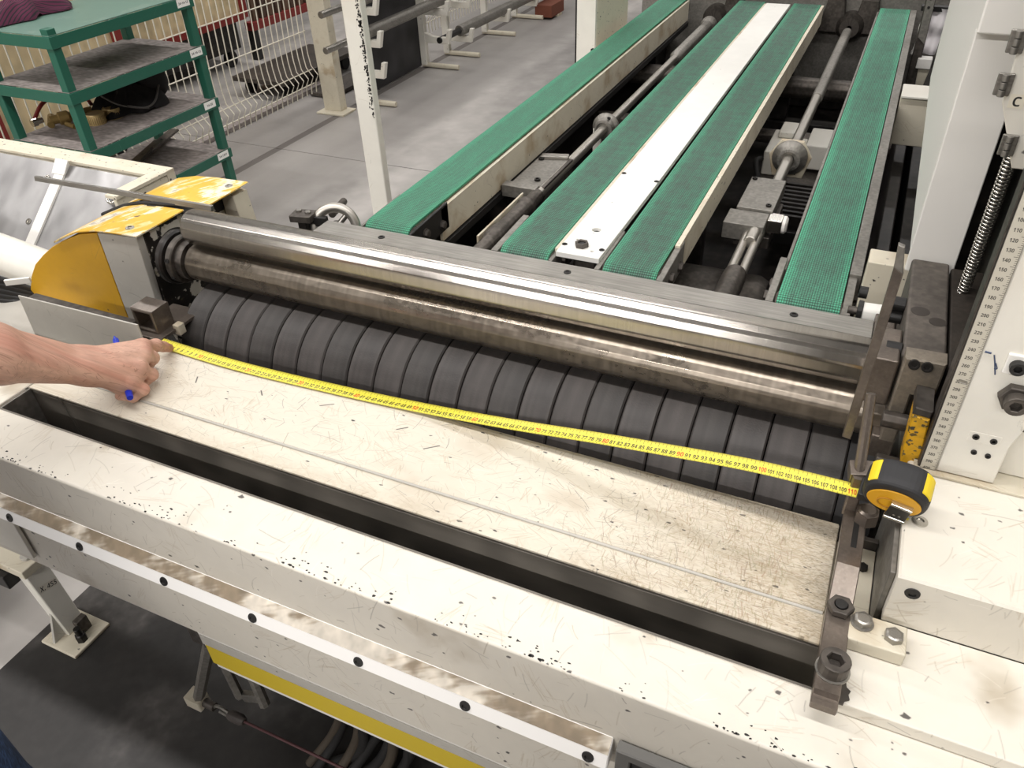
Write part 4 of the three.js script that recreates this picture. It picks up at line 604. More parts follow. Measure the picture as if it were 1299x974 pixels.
// ---------------------------------------------------------------- tape measure
{ // blade: lies on the table at the left, rises in the air over the rubber roller to the case
  const pts = [[-1.025, 0.9345, -0.7455], [-0.851, 0.9345, -0.7405], [-0.657, 0.9345, -0.748], [-0.52, 0.937, -0.755], [-0.38, 0.953, -0.7525], [-0.24, 0.977, -0.7455], [-0.14, 0.993, -0.740], [-0.04, 1.007, -0.735], [0.078, 1.0205, -0.722]];
  const c = new THREE.CatmullRomCurve3(pts.map((p) => V(...p))), n = 220, w = 0.0115, P = [], U = [], idx = [];
  for (let i = 0; i < n; i++) { for (const k of [i / n, (i + 1) / n]) { const p = c.getPointAt(k), row = (i + 0.5) / n * 1.11 >= 0.56 ? 1 : 0, u = clamp((k * 1.113 - row * 0.56) / 0.56, 0, 1);
      for (const [s, dv] of [[-1, 0], [0, 0.5], [1, 1]]) { P.push(p.x, p.y + (s ? 0.0016 : 0), p.z - s * w); U.push(u, row === 0 ? 0.5 + dv * 0.5 : dv * 0.5); } } const b = i * 6; for (const q of [0, 1]) idx.push(b + q, b + 3 + q, b + 4 + q, b + q, b + 4 + q, b + 1 + q); }
  const g = new THREE.BufferGeometry(); g.setAttribute('position', new THREE.Float32BufferAttribute(P, 3)); g.setAttribute('uv', new THREE.Float32BufferAttribute(U, 2)); g.setIndex(idx); g.computeVertexNormals();
  const t = thing('tape_measure', 'yellow and black tape measure with its blade pulled out across the rollers', 'tape measure', [0.108, 1.018, -0.727]);
  part(t, 'blade', g, M.tape, 'yellow blade with centimetre numbers');
  part(t, 'end_hook', [boxAt([-1.027, 0.9355, -0.7455], [0.016, 0.0015, 0.02]), boxAt([-1.0345, 0.9315, -0.7455], [0.0015, 0.010, 0.02])], M.bright);
  // case profile in x y, thick along z
  const prof = []; for (let i = 0; i < 40; i++) { const a = i / 40 * 6.28319, ca = Math.cos(a), sa = Math.sin(a), e = 0.78; prof.push([0.1085 + 0.0445 * Math.sign(ca) * Math.pow(Math.abs(ca), e), 1.0605 + 0.042 * Math.sign(sa) * Math.pow(Math.abs(sa), e)]); }
  const tilt = (g2) => { g2.translate(-0.1085, -1.0185, 0.727); g2.scale(0.74, 0.66, 0.9); g2.rotateX(0.27); g2.rotateY(-0.1); g2.translate(0.1065, 1.0245, -0.718); return g2; };
  const grow = (pf, k) => pf.map(([x, y]) => [0.1085 + (x - 0.1085) * k, 1.0565 + (y - 1.0565) * k]);
  const b = new THREE.ExtrudeGeometry(shape2(prof), { depth: 0.018, bevelEnabled: true, bevelSize: 0.007, bevelThickness: 0.010, bevelOffset: -0.007, bevelSegments: 4 }); b.translate(0, 0, -0.746 + 0.010);
  part(t, 'case', tilt(boxUV(b)), mat({ color: 0x222224, roughness: 0.62 }));
  const oval = Array.from({ length: 32 }, (_, i) => { const a = i / 32 * 6.28319; return [0.1085 + 0.0365 * Math.cos(a), 1.0555 + 0.030 * Math.sin(a)]; });
  const lab = part(t, 'side_label', tilt(prismZ(oval, -0.7085, -0.7065, 0.0006)), mat({ color: 0xdba21c, roughness: 0.45 }), 'yellow oval side label');
  part(lab, 'ring', tilt(new THREE.TorusGeometry(0.0125, 0.0016, 8, 28).translate(0.100, 1.051, -0.7064)), mat({ color: 0xb9831a, roughness: 0.5 }));
  const band = (x0, x1) => { const f = grow(prof, 1.012); const top = f.filter(([x, y]) => y > 1.05 && x > x0 && x < x1).sort((p, q) => p[0] - q[0]); const inn = top.map(([x, y]) => [0.1085 + (x - 0.1085) * 0.93, 1.0565 + (y - 1.0565) * 0.93]).reverse(); return tilt(prismZ([...top, ...inn], -0.7415, -0.7125, 0.001)); };
  for (const [a, b2] of [[0.0655, 0.0795], [0.138, 0.152]]) part(t, 'yellow_stripe', band(a, b2), mat({ color: 0xe4c926, roughness: 0.5 }), 'bright yellow grip stripe');
  part(t, 'mouth', tilt(box(0.060, 0.078, 1.017, 1.036, -0.741, -0.713, 0.003)), M.black);
  const cl = part(t, 'belt_clip', tilt(prismZ([[0.102, 1.024], [0.130, 1.022], [0.134, 1.056], [0.106, 1.060]], -0.703, -0.7015, 0.0004)), mat({ color: 0x4a4845, roughness: 0.4, metalness: 0.8 })); part(cl, 'clip_bend', tilt(prismZ([[0.1055, 1.058], [0.134, 1.054], [0.1345, 1.060], [0.106, 1.064]], -0.7085, -0.700, 0.0006)), M.bright); part(cl, 'clip_foot', tilt(prismZ([[0.101, 1.018], [0.130, 1.016], [0.130, 1.0225], [0.102, 1.0245]], -0.7075, -0.7005, 0.0006)), M.bright);
  for (const [x, y] of [[0.114, 1.034], [0.121, 1.034]]) part(cl, 'rivet', tilt(cyl([x, y, -0.7015], [x, y, -0.7005], 0.0018)), M.bright);
  part(t, 'lower_print', tilt(boxAt([0.125, 1.0195, -0.7085], [0.02, 0.005, 0.002], [0, 0, -0.05])), mat({ color: 0xcdbb3a, roughness: 0.5 }));
}
// ---------------------------------------------------------------- handwheel and posts beside the belts
{ const t = thing('handwheel', 'small bright handwheel behind the top roller left of the first belt', 'handwheel', [-0.965, 0.97, -1.17]);
  const c = [-0.945, 0.966, -1.165], q = new THREE.Quaternion().setFromUnitVectors(V(0, 0, 1), V(0.42, 0.28, 0.86).normalize()), place = (g) => { g.applyQuaternion(q); g.translate(...c); return boxUV(g); };
  part(t, 'rim', place(new THREE.TorusGeometry(0.041, 0.0098, 16, 48)), M.shaft);
  for (let i = 0; i < 3; i++) { const a = i * 2.094 + 1.4; part(t, 'spoke', place(new THREE.CylinderGeometry(0.0055, 0.006, 0.034, 12).translate(0, 0.022, 0).rotateZ(a)), M.steel); }
  part(t, 'hub', place(new THREE.CylinderGeometry(0.012, 0.014, 0.026, 20).rotateX(Math.PI / 2)), M.steelDull);
  part(t, 'shaft', cyl([-0.985, 0.97, -1.21], [-1.02, 0.955, -1.30], 0.008), M.steelDark);
  const s = thing('dark_bracket', 'small dark bracket with two bolts left of the handwheel', 'bracket', [-1.0, 0.98, -1.14]);
  part(s, 'body', boxAt([-1.000, 0.994, -1.14], [0.045, 0.014, 0.035], [0, 0.2, 0]), M.steelDark); for (const x of [-1.011, -0.989]) part(s, 'bolt', hexBolt([x, 1.001, -1.142], [0, 1, 0], 0.006, 0.004), M.steel);
  part(s, 'arm', boxAt([-0.968, 0.984, -1.15], [0.03, 0.02, 0.012], [0, 0.2, 0]), M.black); part(s, 'stem', box(-1.010, -0.990, 0.7, 0.987, -1.15, -1.13, 0.002), M.blackOily);
}
{ const t = thing('support_post', 'slim cream post with black chipped edge left of the first belt', 'post', [-1.15, 0, -1.6]);
  const post = box(-1.168, -1.116, 0.0, 2.6, -1.625, -1.60, 0.004); part(t, 'post', post, M.cream);
  const r = rng(301), ch = []; for (let i = 0; i < 220; i++) { const y = 1.02 + 0.32 * Math.pow(r(), 0.8), x = -1.1205 - 0.012 * r() * r(), w = 0.001 + 0.003 * r(), h = 0.002 + 0.010 * r() * r(); ch.push(prismZ([[x, y], [x + w, y + 0.2 * h], [x + w * 0.8, y + h], [x - w * 0.3, y + h * 0.7]], -1.6002, -1.5996, 0)); }
  part(t, 'chipped_paint', ch, M.black); part(t, 'base_plate', box(-1.22, -1.06, 0, 0.012, -1.68, -1.55, 0.003), M.creamDirty);
  const c = thing('machine_column', 'broad cream machine column with rusty specks behind the first belt', 'column', [-0.98, 0, -2.9]);
  part(c, 'front_face', box(-1.012, -0.944, 0, 2.2, -2.715, -2.70, 0.003), M.cream); part(c, 'side_face', box(-0.958, -0.944, 0, 2.2, -3.06, -2.716, 0.003), M.creamChipped); part(c, 'back', box(-1.012, -0.959, 0, 2.2, -3.06, -3.045, 0.003), M.cream); part(c, 'left_face', box(-1.018, -1.0125, 0, 2.2, -3.06, -2.702, 0.002), M.black);
  part(c, 'bolt', hexBolt([-0.951, 0.93, -2.70], [0, 0, 1], 0.007, 0.005), M.screwDark);
}
// ---------------------------------------------------------------- green shelf trolley with its load
const CX0 = -3.125, CX1 = -2.735, CZ0 = -2.675, CZ1 = -2.01;
{ const t = thing('shelf_trolley', 'green steel shelf trolley with four shelves and white tags', 'shelf', [-2.93, 0, -2.34]);
  for (const [x, z] of [[CX0, CZ0], [CX0, CZ1], [CX1, CZ0], [CX1, CZ1]]) part(t, 'leg', box(x - 0.018, x + 0.018, 0.05, z < -2.3 && x > -3 ? 1.75 : 1.04, z - 0.018, z + 0.018, 0.003), M.green);
  for (const [y, m] of [[1.02, M.greenTop], [0.825, M.shelfMat], [0.605, M.shelfMat], [0.375, M.shelfMat]]) {
    const s = part(t, 'shelf', box(CX0 - 0.0182, CX1 + 0.0182, y - 0.004, y, CZ0 - 0.0182, CZ1 + 0.0182, 0.001), m);
    part(s, 'rim', [box(CX0, CX1 + 0.020, y - 0.045, y - 0.0045, CZ1 + 0.0185, CZ1 + 0.024, 0.001), box(CX0, CX1 + 0.020, y - 0.045, y - 0.0045, CZ0 - 0.024, CZ0 - 0.0185, 0.001), box(CX1 + 0.0185, CX1 + 0.024, y - 0.045, y - 0.0045, CZ0 - 0.024, CZ1 + 0.024, 0.001), box(CX0 - 0.024, CX0 - 0.0185, y - 0.045, y - 0.0045, CZ0 - 0.024, CZ1 + 0.024, 0.001)], M.green);
    const tg = canvasText(128, 64, '#f2f1ec', (x) => { x.fillStyle = '#3a3a3a'; x.font = 'bold 26px sans-serif'; x.textAlign = 'center'; x.textBaseline = 'middle'; x.fillText(y > 0.7 ? '24-14-13' : y > 0.5 ? '14-III' : '14-1351', 64, 34); });
    const z = CZ0 + 0.035; part(s, 'tag', planeQuad([CX1 + 0.0246, y - 0.035, z + 0.035], [CX1 + 0.0246, y - 0.035, z - 0.035], [CX1 + 0.0246, y - 0.004, z - 0.035], [CX1 + 0.0246, y - 0.004, z + 0.035]), mat({ map: plainTex(tg), roughness: 0.5 }), 'white tag');
  }
  for (const [x, z] of [[CX0, CZ0], [CX0, CZ1], [CX1, CZ0], [CX1, CZ1]]) part(t, 'foot', cyl([x, 0, z], [x, 0.05, z], 0.022), M.black);
}
function clothGeo(cx, cy, cz, sx, sz, h, seed, nx = 40, nz = 40) { // crumpled heap of cloth
  const n = fbm(seed, 4, 4, 4), f = vnoise(seed + 3, 9, 5), g = new THREE.PlaneGeometry(2, 2, nx, nz), p = g.attributes.position;
  for (let i = 0; i < p.count; i++) { const u = p.getX(i), v = p.getY(i), r = Math.hypot(u, v), e = clamp(1.02 - r); const a = Math.atan2(v, u), rr = Math.min(r, 1) * (0.85 + 0.2 * Math.sin(a * 3 + seed) + 0.1 * Math.sin(a * 7));
    const q = n((u + 1) / 2, (v + 1) / 2), s = f((u + 1) / 2, (v + 1) / 2); p.setXYZ(i, cx + sx * rr * Math.cos(a), cy + 0.003 + h * Math.pow(e, 0.6) * (0.35 + 0.9 * q) + 0.35 * h * (s - 0.4) * Math.min(1, e * 4), cz + sz * rr * Math.sin(a)); }
  g.computeVertexNormals(); return g;
}
{ const st = makeCanvas(256, 256, (u, v) => mix3([38, 32, 40], [112, 38, 72], sstep(0.45, 0.55, Math.abs(Math.sin(u * 60))) * 0.7));
  const t = thing('crumpled_cloth', 'crumpled dark purple cloth on top of the green trolley', 'cloth', [-3.05, 1.02, -2.2]);
  part(t, 'cloth', clothGeo(-3.09, 1.021, -2.20, 0.13, 0.20, 0.10, 5), mat({ map: tex(st, 0.6, 1), roughness: 0.9, side: THREE.DoubleSide }));
  const b = thing('black_bag', 'open black cloth bag on the third trolley shelf', 'bag', [-2.93, 0.605, -2.46]);
  part(b, 'body', clothGeo(-2.96, 0.606, -2.44, 0.125, 0.17, 0.145, 9), mat({ color: 0x1d1b1c, roughness: 0.85, side: THREE.DoubleSide }));
  part(b, 'raised_end', boxUV(new THREE.SphereGeometry(1, 28, 20).scale(0.075, 0.085, 0.070).rotateX(0.4).translate(-2.935, 0.70, -2.555)), mat({ color: 0x232122, roughness: 0.85 }));
  part(b, 'strap', tube([[-2.85, 0.66, -2.33], [-2.83, 0.635, -2.40], [-2.845, 0.64, -2.47], [-2.87, 0.69, -2.54]], 0.0045, 8), mat({ color: 0x5b5855, roughness: 0.6 }));
  part(b, 'piping', tube([[-2.95, 0.70, -2.30], [-2.88, 0.67, -2.31], [-2.845, 0.645, -2.36], [-2.835, 0.625, -2.42]], 0.003, 8), mat({ color: 0x6b6865, roughness: 0.6 }));
  const f = thing('hose_fittings', 'brass valve fittings with a red hose on the third trolley shelf', 'fittings', [-3.0, 0.605, -2.2]);
  part(f, 'valve_body', [lathe([-3.080, 0.64, -2.13], [0.6, 0, -1], [[0, 0], [0.018, 0], [0.018, 0.03], [0.026, 0.035], [0.026, 0.07], [0.015, 0.08], [0.015, 0.13], [0, 0.13]], 20), cyl([-3.120, 0.64, -2.17], [-3.070, 0.625, -2.12], 0.014)], M.brass);
  part(f, 'chrome_nut', lathe([-3.110, 0.645, -2.07], [0.2, 0, -1], [[0, 0], [0.016, 0], [0.016, 0.02], [0.011, 0.022], [0.011, 0.045], [0, 0.045]], 16), M.bright);
  part(f, 'elbow', [cyl([-3.09, 0.625, -2.23], [-3.03, 0.635, -2.30], 0.017), cyl([-3.03, 0.622, -2.16], [-2.97, 0.620, -2.15], 0.010)], M.brass);
  part(f, 'hose', tube([[-3.110, 0.65, -2.08], [-3.120, 0.70, -2.16], [-3.090, 0.715, -2.26], [-3.100, 0.69, -2.33], [-3.050, 0.65, -2.32]], 0.008, 10), M.red);
  for (const [x, z, l] of [[-2.955, -2.245, 'brass ring cap nearest the front trolley leg'], [-2.945, -2.325, 'brass ring cap beside the black bag']]) { const c = thing('ring_cap', l, 'cap', [x, 0.605, z], 'brass ring caps'); part(c, 'cap', lathe([x, 0.605, z], [0, 1, 0], [[0, 0], [0.037, 0], [0.038, 0.004], [0.038, 0.040], [0.036, 0.043], [0.032, 0.040], [0, 0.039]], 32), M.capBrass); part(c, 'knurl', Array.from({ length: 30 }, (_, i) => { const a = i / 30 * 6.283; return cyl([x + 0.038 * Math.cos(a), 0.609, z + 0.038 * Math.sin(a)], [x + 0.038 * Math.cos(a), 0.640, z + 0.038 * Math.sin(a)], 0.0012, 0.0012, 5); }), M.brass); }
  const labels = ['long flat grey steel bar on the lowest trolley shelf, farthest back', 'grey slotted steel bar on the lowest trolley shelf, in the middle', 'short pale edged steel bar on the lowest trolley shelf, in front'];
  [[-2.98, -2.42, 0.66, 0.30, 0.045], [-2.93, -2.34, 0.50, 0.34, 0.05], [-2.88, -2.28, 0.42, 0.42, 0.03]].forEach(([x, z, L, a, w], i) => { const s = thing('flat_bar', labels[i], 'bar', [x, 0.375, z], 'flat bars on the lowest shelf'); part(s, 'bar', boxAt([x, 0.3915 + i * 0.0115, z], [w, 0.010, L], [0.028, a, 0]), M.steelDark); for (let k = 0; k < 3; k++) { const d = (k - 1) * L * 0.3; part(s, 'hole', cyl([x + Math.sin(a) * d, 0.3967 + i * 0.0115 - 0.028 * d, z + Math.cos(a) * d], [x + Math.sin(a) * d, 0.3977 + i * 0.0115 - 0.028 * d, z + Math.cos(a) * d], 0.006), M.black); } });
}
// ---------------------------------------------------------------- wire fence, posts, crates behind
function fencePanel(x, z0, z1, label, height = 1.9) {
  const t = thing('wire_fence', label, 'fence', [x, 0.12, (z0 + z1) / 2]);
  const n = Math.round((z1 - z0) / 0.05);
  for (let i = 0; i <= n; i++) { const z = z0 + i * 0.05; part(t, 'upright_wire', tube([[x, 0.13, z], [x, 0.185, z], [x + 0.048, 0.225, z], [x, 0.27, z], [x, 0.9, z], [x, height, z]], 0.0036, 5, 26), M.wire); }
  for (const y of [0.185, 0.27, 0.50, 0.71, 0.93, 1.2, 1.5, 1.8]) part(t, 'cross_wire', cyl([x - 0.005, y, z0], [x - 0.005, y, z1], 0.0036, 0.0036, 6), M.wire);
  return t;
}
fencePanel(-3.36, -4.20, -1.95, 'cream welded wire fence behind the green trolley');
fencePanel(-3.36, -1.88, 0.2, 'cream welded wire fence outside the left picture edge');
{ const t = thing('fence_post', 'square cream fence post with foot plate left of the black board', 'post', [-3.265, 0, -4.25]);
  part(t, 'post', box(-3.335, -3.205, 0.01, 2.1, -4.29, -4.22, 0.004), M.creamDirty); part(t, 'foot_plate', box(-3.36, -3.15, 0, 0.012, -4.31, -4.16, 0.003), M.creamDirty);
  const p = thing('fence_post', 'square cream fence post partly hidden by the green trolley', 'post', [-3.36, 0, -1.915]);
  part(p, 'post', box(-3.39, -3.33, 0.01, 2.1, -1.945, -1.885, 0.004), M.cream); part(p, 'foot_plate', box(-3.43, -3.29, 0, 0.012, -1.98, -1.85, 0.003), M.creamDirty);
  const k = thing('floor_kerb', 'low concrete kerb strip along the fence foot', 'kerb', [-3.68, 0, -3.4]); part(k, 'strip', box(-3.73, -3.66, 0, 0.03, -4.9, -1.2, 0.004), M.shelfMat);
}
function crate(x0, x1, z0, z1, y0, y1, label, nPosts) { // tan panels in a red angle frame on castors
  const t = thing('panel_crate', label, 'crate', [(x0 + x1) / 2, 0, (z0 + z1) / 2]);
  part(t, 'panel_body', box(x0, x1 - 0.012, y0, y1, z0, z1, 0.004), M.tan);
  for (let i = 0; i < nPosts; i++) { const z = lerp(z0, z1, nPosts < 2 ? 0.5 : i / (nPosts - 1)); part(t, 'red_post', box(x1 - 0.011, x1 + 0.02, y0 - 0.02, y1 + 0.02, z - 0.025, z + 0.025, 0.002), M.red); }
  part(t, 'red_rail', [box(x1 - 0.011, x1 + 0.015, y0 - 0.03, y0 + 0.015, z0, z1, 0.002)], M.red);
  for (const z of [z0 + 0.12, z1 - 0.12]) for (const x of [x0 + 0.12, x1 - 0.12]) { const w = part(t, 'castor', cyl([x - 0.018, 0.06, z], [x + 0.018, 0.06, z], 0.06), M.rubberBlack); part(w, 'fork', [box(x - 0.032, x + 0.032, 0.122, 0.129, z - 0.025, z + 0.025, 0.002), box(x - 0.032, x - 0.022, 0.05, 0.125, z - 0.025, z + 0.025, 0.002), box(x + 0.022, x + 0.032, 0.05, 0.125, z - 0.025, z + 0.025, 0.002)], M.black); }
  part(t, 'underframe', box(x0 + 0.02, x1 - 0.05, 0.13, y0 - 0.005, z0 + 0.05, z1 - 0.05, 0.004), M.blackOily);
}
crate(-5.6, -4.55, -5.0, -3.72, 0.36, 1.4, 'large tan crate with red frame on castors behind the fence', 2);
crate(-4.9, -3.95, -3.3, -1.6, 0.20, 0.95, 'low tan crate with red corner posts behind the green trolley', 3);
{ const t = thing('slatted_rack', 'brown slatted rack standing right of the large tan crate', 'rack', [-4.6, 0, -5.6]);
  for (let i = 0; i < 9; i++) part(t, 'slat', box(-4.62, -4.58, 0.28, 1.3, -5.95 + i * 0.095, -5.89 + i * 0.095, 0.003), mat({ color: i % 2 ? 0x4d3b30 : 0x5e4838, roughness: 0.7 })); part(t, 'rail', [box(-4.64, -4.56, 0.22, 0.28, -6.0, -5.08, 0.003)], M.red); for (const z of [-5.98, -5.12]) part(t, 'leg', box(-4.64, -4.58, 0, 0.22, z - 0.03, z + 0.03, 0.003), M.black);
  const b = thing('grey_pallet', 'flat dark trolley deck low behind the fence right end', 'trolley', [-3.9, 0.1, -4.6]); part(b, 'deck', box(-4.15, -3.70, 0.10, 0.13, -5.2, -4.3, 0.004), M.steelDark); for (const z of [-5.1, -4.4]) for (const x of [-4.08, -3.77]) part(b, 'castor', cyl([x - 0.015, 0.048, z], [x + 0.015, 0.048, z], 0.048), M.rubberBlack);
}
// ---------------------------------------------------------------- rack of long rollers along the aisle
{ const t = thing('roller_rack', 'cream rack of forked uprights holding long grey rollers', 'rack', [-3.1, 0, -5.2]);
  for (const z of [-4.44, -5.33, -5.68, -6.35, -6.95]) {
    part(t, 'upright', box(-3.225, -3.175, 0.02, z > -5.5 ? 1.6 : 0.62, z - 0.02, z + 0.02, 0.003), M.cream); part(t, 'foot', [cyl([-3.22, 0.02, z], [-2.92, 0.02, z], 0.018, 0.018, 12)], M.creamDirty);
    for (const y of z > -5.5 ? [0.23, 0.42, 0.61, 0.9] : [0.16, 0.40]) part(t, 'fork', prismZ([[-3.18, y - 0.05], [-2.98, y - 0.05], [-2.955, y + 0.05], [-2.985, y + 0.05], [-3.0, y - 0.005], [-3.10, y - 0.005], [-3.18, y + 0.02]], z - 0.018, z + 0.018, 0.003), M.cream);
  }
  const b = thing('black_board', 'black board leaning behind the rack of rollers', 'board', [-3.24, 0, -4.9]); part(b, 'board', box(-3.255, -3.228, 0.01, 1.5, -5.32, -4.50, 0.003), M.darkPanel); part(b, 'top_rail', box(-3.26, -3.225, 1.5, 1.53, -5.33, -4.49, 0.002), M.black);
  const rl = [[0.94, -3.95, -5.5, 0.036, 'topmost long grey roller on the rack'], [0.655, -3.97, -5.5, 0.036, 'upper long grey roller on the rack, its bare end left of the slim post'], [0.462, -3.96, -5.46, 0.036, 'middle long grey roller on the rack']];
  for (const [y, z0, z1, r, l] of rl) { const g = thing('long_roller', l, 'roller', [-3.05, y, -4.7], 'long rollers on the rack'); part(g, 'barrel', cyl([-3.05, y, -4.40], [-3.05, y, z1], r), M.steelDull); part(g, 'stub', cyl([-3.05, y, z0], [-3.05, y, -4.40], 0.02), M.steel); const c = part(g, 'far_collar', lathe([-3.05, y, z1 - 0.2], [0, 0, 1], [[0.0, 0], [0.02, 0], [0.02, 0.08], [0.028, 0.09], [0.028, 0.15], [0.02, 0.16], [0.02, 0.2], [0, 0.2]], 24), M.steelDark); }
  const g = thing('long_roller', 'lowest far long roller on the rack, reaching back along the aisle', 'roller', [-2.95, 0.2, -6.1], 'long rollers on the rack'); part(g, 'barrel', cyl([-3.04, 0.205, -5.6], [-2.98, 0.205, -7.6], 0.04), M.steelDull); part(g, 'stub', cyl([-3.05, 0.205, -5.3], [-3.04, 0.205, -5.6], 0.022), M.black);
  const g2 = thing('long_roller', 'upper far long roller on the rack, above the lowest', 'roller', [-3.04, 0.44, -6.1], 'long rollers on the rack'); part(g2, 'barrel', cyl([-3.04, 0.445, -5.75], [-3.02, 0.445, -7.6], 0.036), M.steelDull); part(g2, 'stub', cyl([-3.04, 0.445, -5.6], [-3.04, 0.445, -5.75], 0.02), M.steelDark);
  const f2 = thing('wire_fence', 'wire fence panel with bent wires behind the far rollers', 'fence', [-3.4, 0.1, -6.1]); for (let i = 0; i <= 40; i++) part(f2, 'upright_wire', tube([[-3.42, 0.12, -5.35 - i * 0.05], [-3.42, 0.2, -5.35 - i * 0.05], [-3.37, 0.27, -5.35 - i * 0.05], [-3.42, 0.33, -5.35 - i * 0.05], [-3.42, 0.8, -5.35 - i * 0.05], [-3.42, 1.5, -5.35 - i * 0.05]], 0.0035, 5, 20), M.wire); for (const y of [0.2, 0.33, 0.6, 0.9]) part(f2, 'cross_wire', cyl([-3.425, y, -7.35], [-3.425, y, -5.35], 0.003, 0.003, 6), M.wire);
  const w = thing('wood_block', 'reddish brown block on the floor at the far end of the rack', 'block', [-2.9, 0, -7.0]); part(w, 'block', box(-3.0, -2.84, 0.02, 0.12, -7.25, -6.95, 0.004), mat({ color: 0x6b3a28, roughness: 0.7 })); part(w, 'runner', box(-3.0, -2.84, 0, 0.02, -7.2, -7.1, 0.002), M.creamDirty);
  const s = thing('small_board', 'brown floor trolley plate at the fence post foot', 'board', [-3.5, 0, -4.75]); part(s, 'board', box(-3.62, -3.42, 0.005, 0.03, -4.95, -4.45, 0.003), M.steelDark);
}
// ---------------------------------------------------------------- below the beam on the left
{ const t = thing('stand_leg', 'grey cream machine foot on a square base plate, marked by hand', 'machine leg', [-1.54, 0, -0.615]);
  part(t, 'base_plate', box(-1.600, -1.482, 0.0062, 0.016, -0.668, -0.560, 0.003), M.creamDirty);
  part(t, 'post', prismX([[0.016, -0.650], [0.016, -0.600], [0.265, -0.585], [0.265, -0.640]], -1.578, -1.545, 0.002), M.cream); part(t, 'stiffener', prismX([[0.016, -0.5995], [0.016, -0.568], [0.10, -0.595]], -1.566, -1.558, 0.0005), M.greyPlate);
  part(t, 'leveling_bolt', [hexBolt([-1.505, 0.016, -0.605], [0, 1, 0], 0.013, 0.02), cyl([-1.505, 0.036, -0.605], [-1.505, 0.06, -0.605], 0.008)], M.screwDark); part(t, 'lug', box(-1.533, -1.515, 0.016, 0.06, -0.645, -0.615, 0.002), M.steelDark);
  const tc = canvasText(256, 96, '#d6d1c4', (x) => { x.fillStyle = '#2b2a28'; x.font = 'bold italic 84px sans-serif'; x.textAlign = 'center'; x.textBaseline = 'middle'; x.fillText('X. 455', 128, 50); });
  part(t, 'hand_lettering', planeQuad([-1.5445, 0.185, -0.594], [-1.5445, 0.172, -0.638], [-1.5445, 0.195, -0.639], [-1.5445, 0.208, -0.595]), mat({ map: plainTex(tc), roughness: 0.6 }));
  const h = thing('cross_member', 'cream cross member joining the machine foot to the beam', 'machine beam', [-1.6, 0.27, -0.6]); part(h, 'tube', box(-2.2, -1.525, 0.266, 0.290, -0.66, -0.575, 0.003), M.creamDirty); part(h, 'cap_bolt', cyl([-1.555, 0.290, -0.615], [-1.555, 0.297, -0.615], 0.014), M.greyPlate); part(h, 'lower_tube', box(-2.2, -1.585, 0.22, 0.262, -0.60, -0.56, 0.003), M.black); part(h, 'upright', box(-1.9, -1.84, 0.291, 0.90, -0.67, -0.60, 0.003), M.creamDirty);
  const k = thing('hook_bracket', 'worn steel bracket with eye hook under the yellow striped panel', 'bracket', [-0.87, 0.28, -0.5]);
  part(k, 'arm', [cyl([-0.835, 0.52, -0.50], [-0.942, 0.285, -0.50], 0.011, 0.011, 6)], M.steelDull); part(k, 'end_tube', prismX([[0.262, -0.514], [0.262, -0.486], [0.29, -0.486], [0.29, -0.514]], -0.968, -0.93, 0.002, [[[0.268, -0.508], [0.268, -0.492], [0.284, -0.492], [0.284, -0.508]]]), M.creamDirty);
  part(k, 'second_arm', [cyl([-0.83, 0.50, -0.505], [-0.815, 0.37, -0.50], 0.008, 0.008, 6), boxAt([-0.79, 0.38, -0.505], [0.05, 0.02, 0.012], [0, 0, 0.5]), cyl([-0.765, 0.47, -0.505], [-0.755, 0.385, -0.50], 0.010, 0.010, 8)], M.steelDull); part(k, 'mount', box(-0.88, -0.72, 0.50, 0.60, -0.512, -0.50, 0.002), M.steelDark); part(k, 'stay', cyl([-0.80, 0.60, -0.506], [-0.80, 0.68, -0.506], 0.012), M.steelDark);
  const c = thing('pull_cord', 'dark red safety pull cord with sleeve running under the beam', 'cord', [-0.6, 0.275, -0.5]);
  part(c, 'swivel', cyl([-0.930, 0.277, -0.5], [-0.905, 0.276, -0.5], 0.0085), M.steelDark); part(c, 'hook', tube([[-0.908, 0.276, -0.5], [-0.895, 0.286, -0.5], [-0.878, 0.284, -0.5], [-0.868, 0.274, -0.5], [-0.88, 0.266, -0.5], [-0.896, 0.268, -0.5]], 0.0035, 8, 40), M.steelDull); part(c, 'sleeve', lathe([-0.872, 0.275, -0.5], [1, 0, 0], [[0, 0], [0.008, 0.001], [0.0105, 0.008], [0.0105, 0.03], [0.007, 0.038], [0, 0.038]], 16), mat({ color: 0x4a4441, roughness: 0.6 }));
  part(c, 'cord', tube([[-0.836, 0.2745, -0.5], [-0.4, 0.273, -0.5], [1.0, 0.275, -0.5]], 0.0028, 8, 40), mat({ color: 0x5a3a3c, roughness: 0.6 }));
  const b = thing('cable_loom', 'bundle of dark cables hanging to the floor under the beam', 'cables', [-0.62, 0, -0.66]); const r = rng(55); for (let i = 0; i < 9; i++) { const x = -0.72 + i * 0.022; part(b, 'cable', tube([[x, 0.64, -0.64 - 0.02 * r()], [x + 0.03 * (r() - 0.5), 0.45, -0.62 - 0.04 * r()], [x + 0.05 * (r() - 0.5), 0.25, -0.63 - 0.05 * r()], [x - 0.05 + 0.05 * r(), 0.08, -0.62], [x - 0.08, 0.012, -0.60 + 0.05 * r()]], 0.009 + 0.003 * r(), 8), i % 3 ? M.rubberBlack : mat({ color: 0x4a4238, roughness: 0.7 })); }
  const u = thing('under_cabinet', 'dark oily cabinet under the table behind the cables', 'cabinet', [-0.3, 0, -0.9]); part(u, 'body', box(-1.0, 0.11, 0.10, 0.66, -1.0, -0.74, 0.004), M.blackOily); part(u, 'plinth', box(-0.95, 0.09, 0, 0.0995, -0.98, -0.76, 0.003), M.black);
